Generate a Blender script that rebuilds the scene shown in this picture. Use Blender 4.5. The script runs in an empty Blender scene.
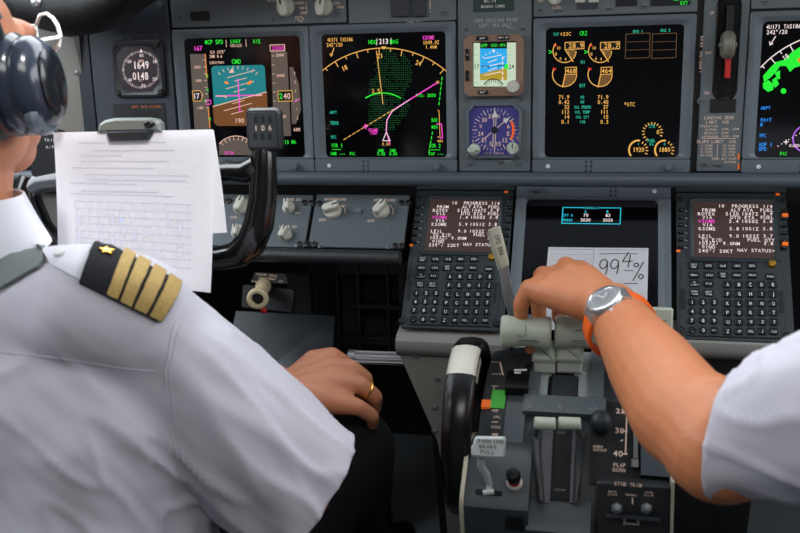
# Airliner cockpit seen from the jump seat: two pilots, instrument panel and control stand.
import bpy, bmesh, math, random
from mathutils import Vector as V, Matrix, noise
from mathutils.bvhtree import BVHTree
random.seed(4)
SC = bpy.context.scene
COL = SC.collection
PI = math.pi
# ---------------------------------------------------------------- surveyed camera
FPX, CX, CY = 921.28, 400.0, 266.5
CAM = V((-0.0015, -1.2118, 1.3076))
A = Matrix(((0.975926, 0.026173, -0.216525), (0.202949, -0.472555, 0.857615), (-0.079874, -0.880912, -0.466491)))
def ray(px, py): return A @ V(((px - CX) / FPX, (py - CY) / FPX, 1.0))
def P(px, py, z): return CAM + ray(px, py) * z       # a place z metres in front of the lens
class Fr:
    """a flat working plane: origin, x to the right, y up, z out of it"""
    def __init__(s, o, x=(1, 0, 0), y=(0, 0, 1)):
        x = V(x).normalized(); y = V(y); z = x.cross(y).normalized(); y = z.cross(x)
        s.o = V(o); s.x = x; s.y = y; s.z = z
        s.M = Matrix(((x.x, y.x, z.x, s.o.x), (x.y, y.y, z.y, s.o.y), (x.z, y.z, z.z, s.o.z), (0, 0, 0, 1)))
        s.I = s.M.inverted()
    def hit(s, px, py, h=0.0):
        d = ray(px, py); t = (s.o + s.z * h - CAM).dot(s.z) / d.dot(s.z)
        return CAM + d * t
    def uv(s, px, py, h=0.0):
        l = s.I @ s.hit(px, py, h); return (l.x, l.y)
    def sub(s, px, py, h=0.0): return Fr(s.hit(px, py, h), s.x, s.y)
    def off(s, x, y, z=0.0): return Fr(s.M @ V((x, y, z)), s.x, s.y)
    def k(s, px, py):
        a = s.uv(px - 2, py); b = s.uv(px + 2, py); return math.hypot(a[0] - b[0], a[1] - b[1]) / 4
# ---------------------------------------------------------------- materials
def lin(c):
    return tuple(((x / 255) / 12.92 if x / 255 <= .04045 else ((x / 255 + .055) / 1.055) ** 2.4) for x in c)
MATS = {}
def mat(name, rgb, rough=.5, metal=0.0, var=.08, scale=40.0, bump=0.0, bscale=None, emit=0.0, coat=0.0, spec=.5, sss=0.0, stretch=None):
    if name in MATS: return MATS[name]
    m = bpy.data.materials.new(name); m.use_nodes = True
    nt = m.node_tree; N = nt.nodes; L = nt.links
    b = N['Principled BSDF']; c = lin(rgb)
    tc = N.new('ShaderNodeTexCoord'); src = tc.outputs['Object']
    if stretch:
        mp = N.new('ShaderNodeMapping'); mp.inputs['Scale'].default_value = stretch
        L.new(src, mp.inputs['Vector']); src = mp.outputs['Vector']
    nz = N.new('ShaderNodeTexNoise'); nz.inputs['Scale'].default_value = scale; nz.inputs['Detail'].default_value = 3
    L.new(src, nz.inputs['Vector'])
    mx = N.new('ShaderNodeMix'); mx.data_type = 'RGBA'
    mx.inputs['A'].default_value = (*[x * (1 - var) for x in c], 1); mx.inputs['B'].default_value = (*[min(1, x * (1 + var)) for x in c], 1)
    L.new(nz.outputs['Fac'], mx.inputs['Factor']); L.new(mx.outputs['Result'], b.inputs['Base Color'])
    b.inputs['Roughness'].default_value = rough; b.inputs['Metallic'].default_value = metal
    b.inputs['Specular IOR Level'].default_value = spec
    if coat: b.inputs['Coat Weight'].default_value = coat; b.inputs['Coat Roughness'].default_value = .08
    if sss:
        b.inputs['Subsurface Weight'].default_value = sss; b.inputs['Subsurface Radius'].default_value = (.012, .005, .003); b.inputs['Subsurface Scale'].default_value = .5
    if emit:
        L.new(mx.outputs['Result'], b.inputs['Emission Color']); b.inputs['Emission Strength'].default_value = emit
    if bump:
        bn = N.new('ShaderNodeTexNoise'); bn.inputs['Scale'].default_value = bscale or scale * 6; bn.inputs['Detail'].default_value = 4
        L.new(src, bn.inputs['Vector'])
        bp = N.new('ShaderNodeBump'); bp.inputs['Strength'].default_value = bump; bp.inputs['Distance'].default_value = .002
        L.new(bn.outputs['Fac'], bp.inputs['Height']); L.new(bp.outputs['Normal'], b.inputs['Normal'])
    MATS[name] = m; return m
GREY = mat('panel_grey_paint', (97, 107, 112), .5, var=.05, scale=25, bump=.06, bscale=900)
GREYB = mat('bezel_grey_paint', (99, 110, 117), .42, var=.05, scale=25, bump=.05, bscale=900)
NAVY = mat('dark_blue_grey_paint', (50, 57, 68), .5, var=.06, scale=25, bump=.06, bscale=900)
GAP = mat('dark_gap', (22, 24, 27), .7)
CDUB = mat('keyboard_unit_paint', (48, 56, 60), .42, var=.05, bump=.06, bscale=900)
KEYM = mat('black_key_plastic', (17, 18, 20), .35)
BLACK = mat('black_plastic', (20, 21, 23), .45, var=.1, bump=.05, bscale=700)
BLACKG = mat('glossy_black', (8, 8, 9), .26, coat=.08)
BLACKM = mat('matte_black', (19, 20, 22), .75, var=.15, bump=.1, bscale=500)
GLASS = mat('screen_glass', (5, 5, 8), .12, spec=.35)
SCREWM = mat('screw_steel', (104, 110, 114), .35, metal=.15)
CREAM = mat('cream_knob', (202, 202, 188), .42, var=.05)
GGREEN = mat('grey_green_grip', (190, 200, 184), .42, var=.04, bump=.03)
PAINT = mat('legend_paint', (226, 198, 178), .6, emit=.12)
WPAINT = mat('white_paint', (226, 228, 226), .6)
DPAINT = mat('dark_print', (50, 52, 52), .7)
STEEL = mat('polished_steel', (222, 223, 225), .28, metal=.85, var=.03)
ALU = mat('dull_aluminium', (158, 160, 160), .38, metal=.7)
WALLG = mat('beige_grey_liner', (145, 143, 136), .6, var=.05, bump=.05)
STANDG = mat('stand_grey_paint', (142, 141, 136), .5, var=.06, scale=18, bump=.05)
QUADG = mat('quadrant_grey_paint', (76, 86, 92), .45, var=.06, bump=.05)
PLATEG = mat('slot_plate_grey', (92, 102, 106), .45, var=.05, bump=.05)
BROWNB = mat('brown_bezel', (142, 112, 94), .5, var=.06)
ORANGE = mat('orange_rubber', (255, 104, 18), .5, var=.04, bump=.05)
ORLIGHT = mat('orange_tab', (240, 110, 30), .5, emit=.3)
REDM = mat('red_paint', (208, 40, 36), .45)
REDLENS = mat('red_lens', (150, 14, 10), .15, coat=.6, emit=.15)
GREENM = mat('green_paint', (70, 190, 60), .5, emit=.1)
PAPER = mat('white_paper', (249, 249, 253), .8, var=.01, scale=8)
def _sheer(m, k):
    n = m.node_tree; b = n.nodes['Principled BSDF']; tr = n.nodes.new('ShaderNodeBsdfTranslucent'); tr.inputs['Color'].default_value = (.95, .95, .97, 1)
    mx = n.nodes.new('ShaderNodeMixShader'); mx.inputs[0].default_value = k; out = [q for q in n.nodes if q.type == 'OUTPUT_MATERIAL'][0]
    n.links.new(b.outputs[0], mx.inputs[1]); n.links.new(tr.outputs[0], mx.inputs[2]); n.links.new(mx.outputs[0], out.inputs['Surface'])
_sheer(PAPER, .45)
PRINT = mat('pale_print', (206, 208, 224), .8)
PRINT2 = mat('grey_print', (150, 150, 165), .8)
INK = mat('black_ink', (26, 26, 32), .7)
SHIRT = mat('white_cotton', (209, 206, 216), .85, var=.02, scale=15, bump=.08, bscale=900, spec=.2)
SHIRTB = mat('white_cotton_flap', (228, 228, 236), .85, var=.02, bump=.08, bscale=900, spec=.2)
TROUS = mat('black_trouser_wool', (17, 17, 20), .9, var=.2, bump=.15, bscale=600)
SKIN1 = mat('tanned_skin', (202, 135, 102), .5, var=.09, scale=70, bump=.3, bscale=260, sss=.12)
SKIN2 = mat('golden_skin', (210, 132, 88), .48, var=.07, scale=70, bump=.22, bscale=300, sss=.12)
HAIR = mat('short_grey_hair', (120, 112, 104), .7, var=.25, scale=300, bump=.5, bscale=500)
HAIRD = mat('short_brown_hair', (60, 45, 34), .7, var=.25, scale=300, bump=.5, bscale=500)
GOLDB = mat('gold_braid', (196, 164, 96), .5, metal=.25, var=.35, scale=420, bump=.5, bscale=1200)
EPAUL = mat('black_epaulette_felt', (26, 27, 32), .9, var=.1, bump=.1)
GOLD = mat('gold_metal', (232, 184, 92), .25, metal=1.0)
BELT = mat('grey_green_webbing', (122, 132, 128), .8, var=.08, scale=300, bump=.3, bscale=900)
FLOORM = mat('speckled_floor', (92, 98, 102), .6, var=.5, scale=160, bump=.2)
NICKEL = mat('white_metal_frame', (214, 214, 210), .25, metal=.5)
HSET = mat('headset_shell', (48, 56, 70), .22, coat=.5, var=.1)
EYEW = mat('eye_white', (235, 232, 226), .3)
AMBERL = mat('amber_lamp', (200, 140, 30), .3, emit=.4)
CANVAS = mat('seat_cloth', (70, 74, 80), .9, var=.2, bump=.3)
def emat(name, rgb, s=1.0):
    if name in MATS: return MATS[name]
    m = bpy.data.materials.new(name); m.use_nodes = True; N = m.node_tree.nodes; b = N['Principled BSDF']
    b.inputs['Base Color'].default_value = (.01, .01, .01, 1); b.inputs['Emission Color'].default_value = (*lin(rgb), 1); b.inputs['Emission Strength'].default_value = s
    b.inputs['Roughness'].default_value = .3; MATS[name] = m; return m
EM = {'amber': emat('lit_amber', (255, 190, 92), .85), 'green': emat('lit_green', (30, 240, 50)), 'magenta': emat('lit_magenta', (255, 70, 210)),
      'white': emat('lit_white', (245, 225, 225)), 'cyan': emat('lit_cyan', (40, 190, 160)), 'sky': emat('lit_teal_sky', (4, 122, 128)), 'ground': emat('lit_brown_ground', (112, 66, 22)),
      'tape': emat('lit_grey_tape', (88, 78, 70)), 'dkgreen': emat('lit_dark_green', (24, 104, 44)), 'orange': emat('lit_orange', (255, 140, 30)), 'red': emat('lit_red', (240, 50, 30)),
      'blue': emat('lit_blue', (40, 150, 255)), 'aqua': emat('lit_aqua', (40, 210, 235)), 'black': emat('lit_black', (4, 4, 5)), 'cdu': emat('lit_dark_brown', (58, 42, 38)), 'pale': emat('lit_pale_green', (196, 214, 186)),
      'bsky': emat('lit_bright_sky', (40, 170, 235)), 'bground': emat('lit_ochre', (176, 150, 40)), 'purple': emat('lit_purple', (190, 100, 240)), 'clock': emat('lit_dark_plum', (30, 18, 26)), 'indigo': emat('lit_indigo', (58, 54, 120)), 'peach': emat('lit_peach', (236, 190, 170)), 'brown': emat('lit_brown_fill', (112, 78, 38)), 'dim': emat('lit_dim_amber', (92, 66, 36))}
# ---------------------------------------------------------------- glyphs of the stock font, measured once
CHARS = "ABCDEFGHIJKLMNOPQRSTUVWXYZ0123456789./-+>°%:<*'=&"
GLY = {}
def _glyphs():
    obs = []
    for ch in CHARS:
        cu = bpy.data.curves.new('g', 'FONT'); cu.body = ch; cu.size = 1; cu.resolution_u = 2; cu.offset = .012
        o = bpy.data.objects.new('g', cu); COL.objects.link(o); obs.append((ch, o))
    dg = bpy.context.evaluated_depsgraph_get()
    for ch, o in obs:
        me = bpy.data.meshes.new_from_object(o.evaluated_get(dg))
        vs = [(v.co.x, v.co.y) for v in me.vertices]; fs = [tuple(p.vertices) for p in me.polygons]
        x0 = min(v[0] for v in vs); x1 = max(v[0] for v in vs)
        GLY[ch] = ([(v[0] - (x0 + x1) / 2, v[1]) for v in vs], fs, x1 - x0)
        bpy.data.meshes.remove(me)
    for ch, o in obs:
        cu = o.data; bpy.data.objects.remove(o); bpy.data.curves.remove(cu)
_glyphs()
CAPH = max(v[1] for v in GLY['H'][0])
# ---------------------------------------------------------------- mesh builder
def rrect(x0, y0, x1, y1, r, n=4):
    r = min(r, abs(x1 - x0) / 2, abs(y1 - y0) / 2); out = []
    for cx, cy, a in ((x1 - r, y1 - r, 0), (x0 + r, y1 - r, 90), (x0 + r, y0 + r, 180), (x1 - r, y0 + r, 270)):
        for i in range(n + 1):
            t = math.radians(a + 90 * i / n); out.append((cx + r * math.cos(t), cy + r * math.sin(t)))
    return out
def ellip(cx, cy, rx, ry, n=24, a0=0.0): return [(cx + rx * math.cos(a0 + 2 * PI * i / n), cy + ry * math.sin(a0 + 2 * PI * i / n)) for i in range(n)]
def inset(pts, d):
    n = len(pts); ar = sum(pts[i][0] * pts[(i + 1) % n][1] - pts[(i + 1) % n][0] * pts[i][1] for i in range(n)); sg = 1 if ar > 0 else -1; out = []
    for i in range(n):
        p, c, q = pts[i - 1], pts[i], pts[(i + 1) % n]
        def nr(a, b):
            dx, dy = b[0] - a[0], b[1] - a[1]; l = math.hypot(dx, dy) or 1e-9; return (-dy / l * sg, dx / l * sg)
        n1, n2 = nr(p, c), nr(c, q); mx, my = n1[0] + n2[0], n1[1] + n2[1]; l = math.hypot(mx, my) or 1e-9; mx /= l; my /= l
        k = d / max(.35, mx * n1[0] + my * n1[1]); out.append((c[0] + mx * k, c[1] + my * k))
    return out
def frame_of(axis, up=None):
    a = V(axis).normalized(); u = V(up) if up else (V((0, 0, 1)) if abs(a.z) < .9 else V((1, 0, 0)))
    x = u.cross(a).normalized(); y = a.cross(x); return x, y, a
class MB:
    def __init__(s): s.v = []; s.f = []
    def add(s, vs, fs):
        b = len(s.v); s.v += [tuple(v) for v in vs]; s.f += [tuple(i + b for i in f) for f in fs]; return s
    def loft(s, rings, cap0=True, cap1=True, closed=True):
        n = len(rings[0]); vs = [p for r in rings for p in r]; fs = []
        for k in range(len(rings) - 1):
            for i in range(n if closed else n - 1):
                j = (i + 1) % n; fs.append((k * n + i, k * n + j, (k + 1) * n + j, (k + 1) * n + i))
        if cap0: fs.append(tuple(reversed(range(n))))
        if cap1: fs.append(tuple((len(rings) - 1) * n + i for i in range(n)))
        return s.add(vs, fs)
    def plate(s, pts, z0, z1, bev=0.0):          # outline in the local xy plane
        z = lambda P_, h: [(x, y, h) for x, y in P_]
        if bev: return s.loft([z(pts, z0), z(pts, z1 - bev), z(inset(pts, bev), z1)])
        return s.loft([z(pts, z0), z(pts, z1)])
    def rect(s, x0, y0, x1, y1, z0, z1, r=.0, bev=.0):
        x0, x1 = min(x0, x1), max(x0, x1); y0, y1 = min(y0, y1), max(y0, y1)
        return s.plate(rrect(x0, y0, x1, y1, r, 3) if r else [(x1, y1), (x0, y1), (x0, y0), (x1, y0)], z0, z1, bev)
    def box(s, c, d, bev=0.0, R=None):
        b = bmesh.new(); bmesh.ops.create_cube(b, size=1.0)
        for v in b.verts: v.co = V((v.co.x * d[0], v.co.y * d[1], v.co.z * d[2]))
        if bev: bmesh.ops.bevel(b, geom=b.edges[:], offset=bev, segments=2, affect='EDGES', profile=.6)
        b.verts.index_update(); M = (R.to_4x4() if R else Matrix())
        s.add([(M @ v.co) + V(c) for v in b.verts], [[v.index for v in f.verts] for f in b.faces]); b.free(); return s
    def lathe(s, prof, o=(0, 0, 0), axis=(0, 0, 1), n=24, sx=1.0, sy=1.0, up=None, cap=True):
        x, y, a = frame_of(axis, up); o = V(o)
        rings = [[o + a * t + x * (r * sx * math.cos(2 * PI * i / n)) + y * (r * sy * math.sin(2 * PI * i / n)) for i in range(n)] for r, t in prof]
        return s.loft(rings, cap, cap)
    def cyl(s, p0, p1, r0, r1=None, n=16): 
        p0, p1 = V(p0), V(p1); r1 = r0 if r1 is None else r1; return s.lathe([(r0, 0), (r1, (p1 - p0).length)], p0, p1 - p0, n)
    def tube(s, path, r, n=10, sy=1.0, up=None, closed=False):
        pts = [V(p) for p in path]; m = len(pts); rr = r if isinstance(r, (list, tuple)) else [r] * m; rings = []; x = None
        for i, p in enumerate(pts):
            t = ((pts[(i + 1) % m] if closed or i < m - 1 else p) - (pts[i - 1] if closed or i > 0 else p)).normalized()
            if x is None: x, y, _ = frame_of(t, up)
            x = (x - t * x.dot(t)).normalized(); y = t.cross(x)
            rings.append([p + x * (rr[i] * math.cos(2 * PI * k / n)) + y * (rr[i] * sy * math.sin(2 * PI * k / n)) for k in range(n)])
        if closed: rings.append(rings[0]); return s.loft(rings, False, False)
        return s.loft(rings)
    def ball(s, c, r, n=14, M=None):
        c = V(c); r = (r, r, r) if not isinstance(r, (tuple, list)) else r; M = M or Matrix.Identity(3); rings = []
        for k in range(1, n):
            t = PI * k / n; rings.append([c + M @ V((r[0] * math.sin(t) * math.cos(2 * PI * i / (2 * n)), r[1] * math.sin(t) * math.sin(2 * PI * i / (2 * n)), -r[2] * math.cos(t))) for i in range(2 * n)])
        return s.loft(rings)
    def cap(s, p0, r0, p1, r1, n=10):
        s.ball(p0, r0, n); s.ball(p1, r1, n); p0, p1 = V(p0), V(p1)
        if (p1 - p0).length > 1e-5: s.cyl(p0, p1, r0, r1, 2 * n)
        return s
    def chain(s, pr, n=10):
        for a, b in zip(pr, pr[1:]): s.cap(a[0], a[1], b[0], b[1], n)
        return s
    # flat marks
    def poly(s, pts, z=0.0): return s.add([(x, y, z) for x, y in pts], [tuple(range(len(pts)))])
    def line(s, pts, w, z=0.0):
        for a, b in zip(pts, pts[1:]):
            dx, dy = b[0] - a[0], b[1] - a[1]; l = math.hypot(dx, dy) or 1e-9; nx, ny = -dy / l * w / 2, dx / l * w / 2; ex, ey = dx / l * w * .3, dy / l * w * .3
            s.poly([(a[0] + nx - ex, a[1] + ny - ey), (a[0] - nx - ex, a[1] - ny - ey), (b[0] - nx + ex, b[1] - ny + ey), (b[0] + nx + ex, b[1] + ny + ey)], z)
        return s
    def text(s, t, x, y, h, z=0.0, al='c', cw=None, rot=0.0):      # y is the middle of the letters
        cw = cw or h * .82; n = len(t); x0 = {'c': -(n - 1) / 2 * cw, 'l': cw / 2, 'r': -(n - .5) * cw}[al]; k = h / CAPH; c_, s_ = math.cos(rot), math.sin(rot)
        for i, ch in enumerate(t.upper()):
            if ch not in GLY: continue
            vs, fs, w = GLY[ch]; kx = min(k, cw * .86 / max(w, 1e-6)) if w > .1 else k; ox = x0 + i * cw
            pts = [(ox + vx * kx, vy * k - h / 2) for vx, vy in vs]
            s.add([(x + a * c_ - b * s_, y + a * s_ + b * c_, z) for a, b in pts], fs)
        return s
    def build(s, name, m, parent=None, M=None, ang=38, fix=True):
        me = bpy.data.meshes.new(name); me.from_pydata(s.v, [], s.f); me.validate()
        if fix:
            b = bmesh.new(); b.from_mesh(me); bmesh.ops.recalc_face_normals(b, faces=b.faces[:]); b.to_mesh(me); b.free()
        return link(name, me, m, parent, M, ang)
def link(name, me, m, parent=None, M=None, ang=38):
    me.materials.clear(); me.materials.append(m); me.name = name
    if ang: me.shade_smooth(); me.set_sharp_from_angle(angle=math.radians(ang))
    o = bpy.data.objects.new(name, me); COL.objects.link(o)
    if parent: o.parent = parent
    if M: o.matrix_local = M
    return o
def tag(o, label, cat, group=None):
    o['label'] = label; o['category'] = cat
    if group: o['group'] = group
    return o
def thing(name, label, cat, M=None, group=None):
    o = bpy.data.objects.new(name, None); o.empty_display_size = .02; COL.objects.link(o)
    if M: o.matrix_world = M
    return tag(o, label, cat, group)
def struct(o): o['kind'] = 'structure'; return o
def blob(mb, voxel, smooth=4, fac=.5):
    """one continuous skin around overlapping solids"""
    me = bpy.data.meshes.new('b'); me.from_pydata(mb.v, [], mb.f)
    b = bmesh.new(); b.from_mesh(me); bmesh.ops.recalc_face_normals(b, faces=b.faces[:]); b.to_mesh(me); b.free()
    o = bpy.data.objects.new('b', me); COL.objects.link(o)
    r = o.modifiers.new('r', 'REMESH'); r.mode = 'VOXEL'; r.voxel_size = voxel
    s = o.modifiers.new('s', 'SMOOTH'); s.factor = fac; s.iterations = smooth
    dg = bpy.context.evaluated_depsgraph_get(); out = bpy.data.meshes.new_from_object(o.evaluated_get(dg))
    bpy.data.objects.remove(o); bpy.data.meshes.remove(me); return out
class Marks:
    """luminous or painted marks on a plane, one mesh per colour"""
    def __init__(s, fr, h): s.fr = fr; s.h = h; s.m = {}; s.lay = {}
    def mb(s, c): return s.m.setdefault(c, MB())
    def p(s, px, py): return s.fr.uv(px, py, s.h)
    def ln(s, c, pts, w=.7, z=0): s.mb(c).line([s.p(*q) for q in pts], w * s.fr.k(*pts[0]), s.h + z); return s
    def pg(s, c, pts, z=0): s.mb(c).poly([s.p(*q) for q in pts], s.h + z); return s
    def tx(s, c, t, px, py, hp=3.6, al='c', cw=None, z=.0001, rot=0):
        k = s.fr.k(px, py); x, y = s.p(px, py); s.mb(c).text(t, x, y, hp * k, s.h + z, al, cw * k if cw else None, rot); return s
    def arc(s, c, px, py, r, a0, a1, w=.7, n=24, z=0, ry=None):
        ry = ry or r; s.ln(c, [(px + r * math.cos(math.radians(a0 + (a1 - a0) * i / n)), py - ry * math.sin(math.radians(a0 + (a1 - a0) * i / n))) for i in range(n + 1)], w, z); return s
    def disc(s, c, px, py, r, z=0, a0=0, a1=360, n=20):
        pts = [(px + r * math.cos(math.radians(a0 + (a1 - a0) * i / n)), py - r * math.sin(math.radians(a0 + (a1 - a0) * i / n))) for i in range(n + (0 if a1 - a0 == 360 else 1))]
        s.pg(c, pts if a1 - a0 == 360 else [(px, py)] + pts, z); return s
    def ticks(s, c, px, py, r0, r1, a0, a1, n, w=.6, z=0):
        for i in range(n):
            a = math.radians(a0 + (a1 - a0) * i / max(1, n - 1)); s.ln(c, [(px + r0 * math.cos(a), py - r0 * math.sin(a)), (px + r1 * math.cos(a), py - r1 * math.sin(a))], w, z)
        return s
    def build(s, parent, name='symbology'):
        for c, mb in s.m.items(): mb.build(name, EM[c] if isinstance(c, str) else c, parent, ang=0, fix=False)
# ================================================================ main instrument panel
t15 = math.radians(15)
F1 = Fr((-.607, 0, 1.02), (1, 0, 0), (0, math.sin(t15), math.cos(t15)))
UW = .2032; UH = UW * .985
brd = MB(); x0 = F1.uv(80, 60)[0]
brd.rect(x0, F1.uv(300, 175)[1], 1.22, .10, -.03, 0)
o = brd.build('instrument_panel', GAP, None, F1.M, 0)
tag(o, 'dark backing board of the main instrument panel, behind the displays', 'panel'); struct(o)

def plate_thing(name, label, pxq, m=GREY, cat='panel', bev=.0008, h=.004, fr=F1, g=.0006, group=None):
    """pxq: left px/py, top px/py, right px/py, bottom px/py"""
    xl = fr.uv(*pxq[0])[0] + g; yt = fr.uv(*pxq[1])[1] - g; xr = fr.uv(*pxq[2])[0] - g; yb = fr.uv(*pxq[3])[1] + g
    f = fr.off((xl + xr) / 2, (yt + yb) / 2); t = thing(name, label, cat, f.M, group)
    MB().rect(xl - (xl + xr) / 2, yb - (yt + yb) / 2, xr - (xl + xr) / 2, yt - (yt + yb) / 2, 0, h, .002, bev).build('face_plate', m, t)
    return t, f
def screw(t, f, px, py, r=2.0, h=.004, m=SCREWM):
    x, y = f.uv(px, py, h); r *= f.k(px, py)
    a = MB().lathe([(r * 1.5, h - .0005), (r * 1.5, h + .0003), (r, h + .0005), (r * .9, h + .0016), (r * .5, h + .0018)], (x, y, 0), n=14)
    o = a.build('screw', m, t); MB().rect(x - r * .7, y - r * .15, x + r * .7, y + r * .15, h + .0018, h + .0021).build('screw_slot', GAP, o); return o
def knob(t, f, px, py, r, ang=0, h=.004, m=CREAM, L=.016, name='knob'):
    """rotary knob: round skirt with a raised bar grip"""
    x, y = f.uv(px, py, h); r *= f.k(px, py)
    o = MB().lathe([(r, h), (r, h + .004), (r * .9, h + .006), (r * .55, h + .007)], (x, y, 0), n=24).build(name, m, t)
    a = math.radians(ang); c, s = math.cos(a), math.sin(a)
    pts = [(x + c * u - s * v, y + s * u + c * v) for u, v in rrect(-r * .95, -r * .45, r * .95, r * .45, r * .4)]
    MB().plate(pts, h + .005, h + L, .0015).build('knob_grip', m, o)
    p = MB(); q = [(x + c * u - s * v, y + s * u + c * v) for u, v in ((r * .2, -r * .08), (r * .9, -r * .08), (r * .9, r * .08), (r * .2, r * .08))]
    p.plate(q, h + L - .0002, h + L + .0004).build('pointer_line', DPAINT, o); return o
def legend(t, f, items, m=PAINT, h=.0043, lines=()):
    k = Marks(f, h)
    for it in items: k.tx(m, *it)
    for pts, w in lines: k.ln(m, pts, w)
    k.build(t, 'legend')

# ---- display units ----
def display_unit(i, fr, label, w=UW, hh=UH, strip=True, group='square cockpit display units'):
    t = thing('display_unit', label, 'display', fr.M, group)
    h = UH; b = .895 * UW
    sx0, sy0, sx1, sy1 = .081 * UW, -.886 * UW, .927 * UW, -.063 * UW
    g = .0006; n = 4
    def ring(pts, z): return [(x, y, z) for x, y in pts]
    o_ = rrect(g, -b, w - g, -g, .003, n); m_ = rrect(sx0 - .0085, sy0 - .0012, sx1 + .0085, sy1 + .0065, .009, n); s_ = rrect(sx0, sy0, sx1, sy1, .006, n)
    MB().loft([ring(o_, 0), ring(o_, .0052), ring(inset(o_, .001), .006), ring(m_, .006), ring(inset(m_, .001), .0055), ring(s_, .0012)], False, False).build('bezel', GREYB, t)
    st = MB().rect(g, -h + g, w - g, -b - .0005, 0, .0058, .002, .0008).build('bezel_strip', GREYB, t)
    MB().lathe([(.0028, .005), (.0028, .0066), (.001, .007)], (.105 * UW, -.942 * UW, 0), n=14).build('light_sensor', WPAINT, st)
    MB().lathe([(.0065, .0055), (.0065, .0062), (.0045, .0062), (.0045, .013), (.0035, .0142), (.001, .0142)], (.865 * UW, -.942 * UW, 0), n=18).build('brightness_knob', GREYB, st)
    for dx in (0, .0065): 
        for dy in (-.006, 0, .006): MB().rect(.345 * UW + dx, -.942 * UW + dy - .0016, .345 * UW + dx + .0022, -.942 * UW + dy + .0016, .0057, .0061).build('latch_slot', GAP, st)
    scr = MB().plate(rrect(sx0 - .0006, sy0 - .0006, sx1 + .0006, sy1 + .0006, .006, n), -.002, .0012).build('screen', GLASS, t, ang=0)
    return t, scr
Z1 = .0014
U0 = [0.0, 1.0, 2.496, 3.799]
FD = [Fr(F1.M @ V((u * UW, 0, 0)), F1.x, F1.y) for u in U0]
# primary flight display
t, scr = display_unit(0, FD[0], 'primary flight display with teal sky and brown ground, partly behind the control wheel', group=None)
k = Marks(FD[0], Z1)
k.pg('tape', [(190, 54), (206, 54), (212, 150), (196, 150)]); k.pg('tape', [(271, 52), (287, 52), (291, 136), (274, 136)])
k.pg('tape', [(289.5, 67), (293, 67), (299, 85), (301, 110), (296, 124), (292, 124)])
a = [k.p(*q) for q in ((210.5, 66), (263, 65), (268, 124), (215, 126))]
xs = (min(q[0] for q in a) + .001, max(q[0] for q in a)); ys = (min(q[1] for q in a), max(q[1] for q in a))
at = rrect(xs[0], ys[0], xs[1], ys[1], .005, 4)
hl = k.p(213, 106.5); hr = k.p(267, 92); sl = (hr[1] - hl[1]) / (hr[0] - hl[0])
k.mb('sky').poly(at, Z1)
k.mb('ground').poly([(hl[0] - .0003, hl[1])] + [(hr[0], hr[1])] + [(xs[1], ys[0] + .005), (xs[1] - .004, ys[0]), (xs[0] + .004, ys[0]), (hl[0] - .0003, ys[0] + .005)], Z1 + .0001)
k.ln('peach', [(213, 106.5), (266.5, 92)], .8, .0002)
for dy, w in ((-22, 14), (-16.5, 6), (-11, 14), (-5.5, 6), (6, 6), (11, 14), (16.5, 6)):
    cx, cy = 239 + .1 * dy * -1, 96 + dy; k.ln('peach', [(cx - w, cy + w * .27), (cx + w, cy - w * .27)], .6, .0002)
k.ln('magenta', [(238, 79), (240, 112)], 1.0, .0003); k.ln('magenta', [(217, 96), (262, 95)], 1.0, .0003)
k.ln('peach', [(216, 96), (226, 96), (226, 98)], 1.2, .0003); k.ln('peach', [(252, 95.5), (262, 95.2)], 1.2, .0003)
k.pg('orange', [(224, 82), (227, 81), (229, 84), (226, 84)], .0003); k.pg('orange', [(247, 83), (251, 80), (252, 83), (248, 85)], .0003)
k.pg('peach', [(229, 73), (232, 68), (234.5, 72.5)], .0003)
k.ticks('peach', 238, 100, 31, 34, 55, 125, 9, .6, .0002)
k.tx('green', 'MCP SPD', 214, 42, 3.8, cw=2.6).tx('green', 'LNAV', 235.5, 41.3, 3.4, cw=2.6).tx('peach', 'VOR/LOC', 236, 45.6, 2.6, cw=1.7).tx('green', 'V/S', 256.5, 41.5, 3.6, cw=2.6)
k.ln('peach', [(226, 40), (226.4, 47)], .5); k.ln('peach', [(245.8, 39.5), (246.2, 46.5)], .5)
k.tx('magenta', '167', 198, 48.3, 4.2, cw=3).tx('peach', 'ILW /075°', 217.5, 52, 2.8, cw=1.7).tx('peach', 'DME 8.6', 216, 56.3, 2.8, cw=1.8).tx('peach', 'LNAV/VNAV', 217, 62.5, 2.6, cw=1.6).tx('green', 'CMD', 236.3, 61.5, 4, cw=3.2)
k.ln('peach', [(270, 45), (284.5, 44.6), (284.8, 50.8), (270.3, 51.2), (270, 45)], .7).tx('magenta', '2000', 278, 48, 3.8, cw=3.2)
for i, s in enumerate(('200', '180', '160', '140')): k.tx('peach', s, 197.5 + i * .9, 67 + i * 13.6, 2.6, cw=2.2, z=.0003)
for i in range(8): k.ln('peach', [(203 + i * .45, 60 + i * 6.8), (205.5 + i * .45, 60 + i * 6.8)], .5, .0002)
k.ln('orange', [(205.2, 54), (207, 78)], .8, .0003); k.ln('orange', [(208.2, 108), (210, 128)], .8, .0003)
for i, s in enumerate(('2600', '2400', '2200', '2000')): k.tx('peach', s, 280 + i * .7, 55 + i * 20.5, 2.6, cw=2, z=.0003)
for i in range(9): k.ln('peach', [(272 + i * .3, 56 + i * 9), (274 + i * .3, 56 + i * 9)], .5, .0002)
k.pg('black', [(192.5, 91), (201, 90.5), (202, 101), (193.5, 101)], .0004); k.ln('amber', [(192.5, 91), (200, 90.5), (203, 95), (201, 101), (193.5, 101), (192.5, 91)], .6, .0005); k.tx('white', '17', 196.5, 96, 5, cw=3.4, z=.0006)
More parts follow.
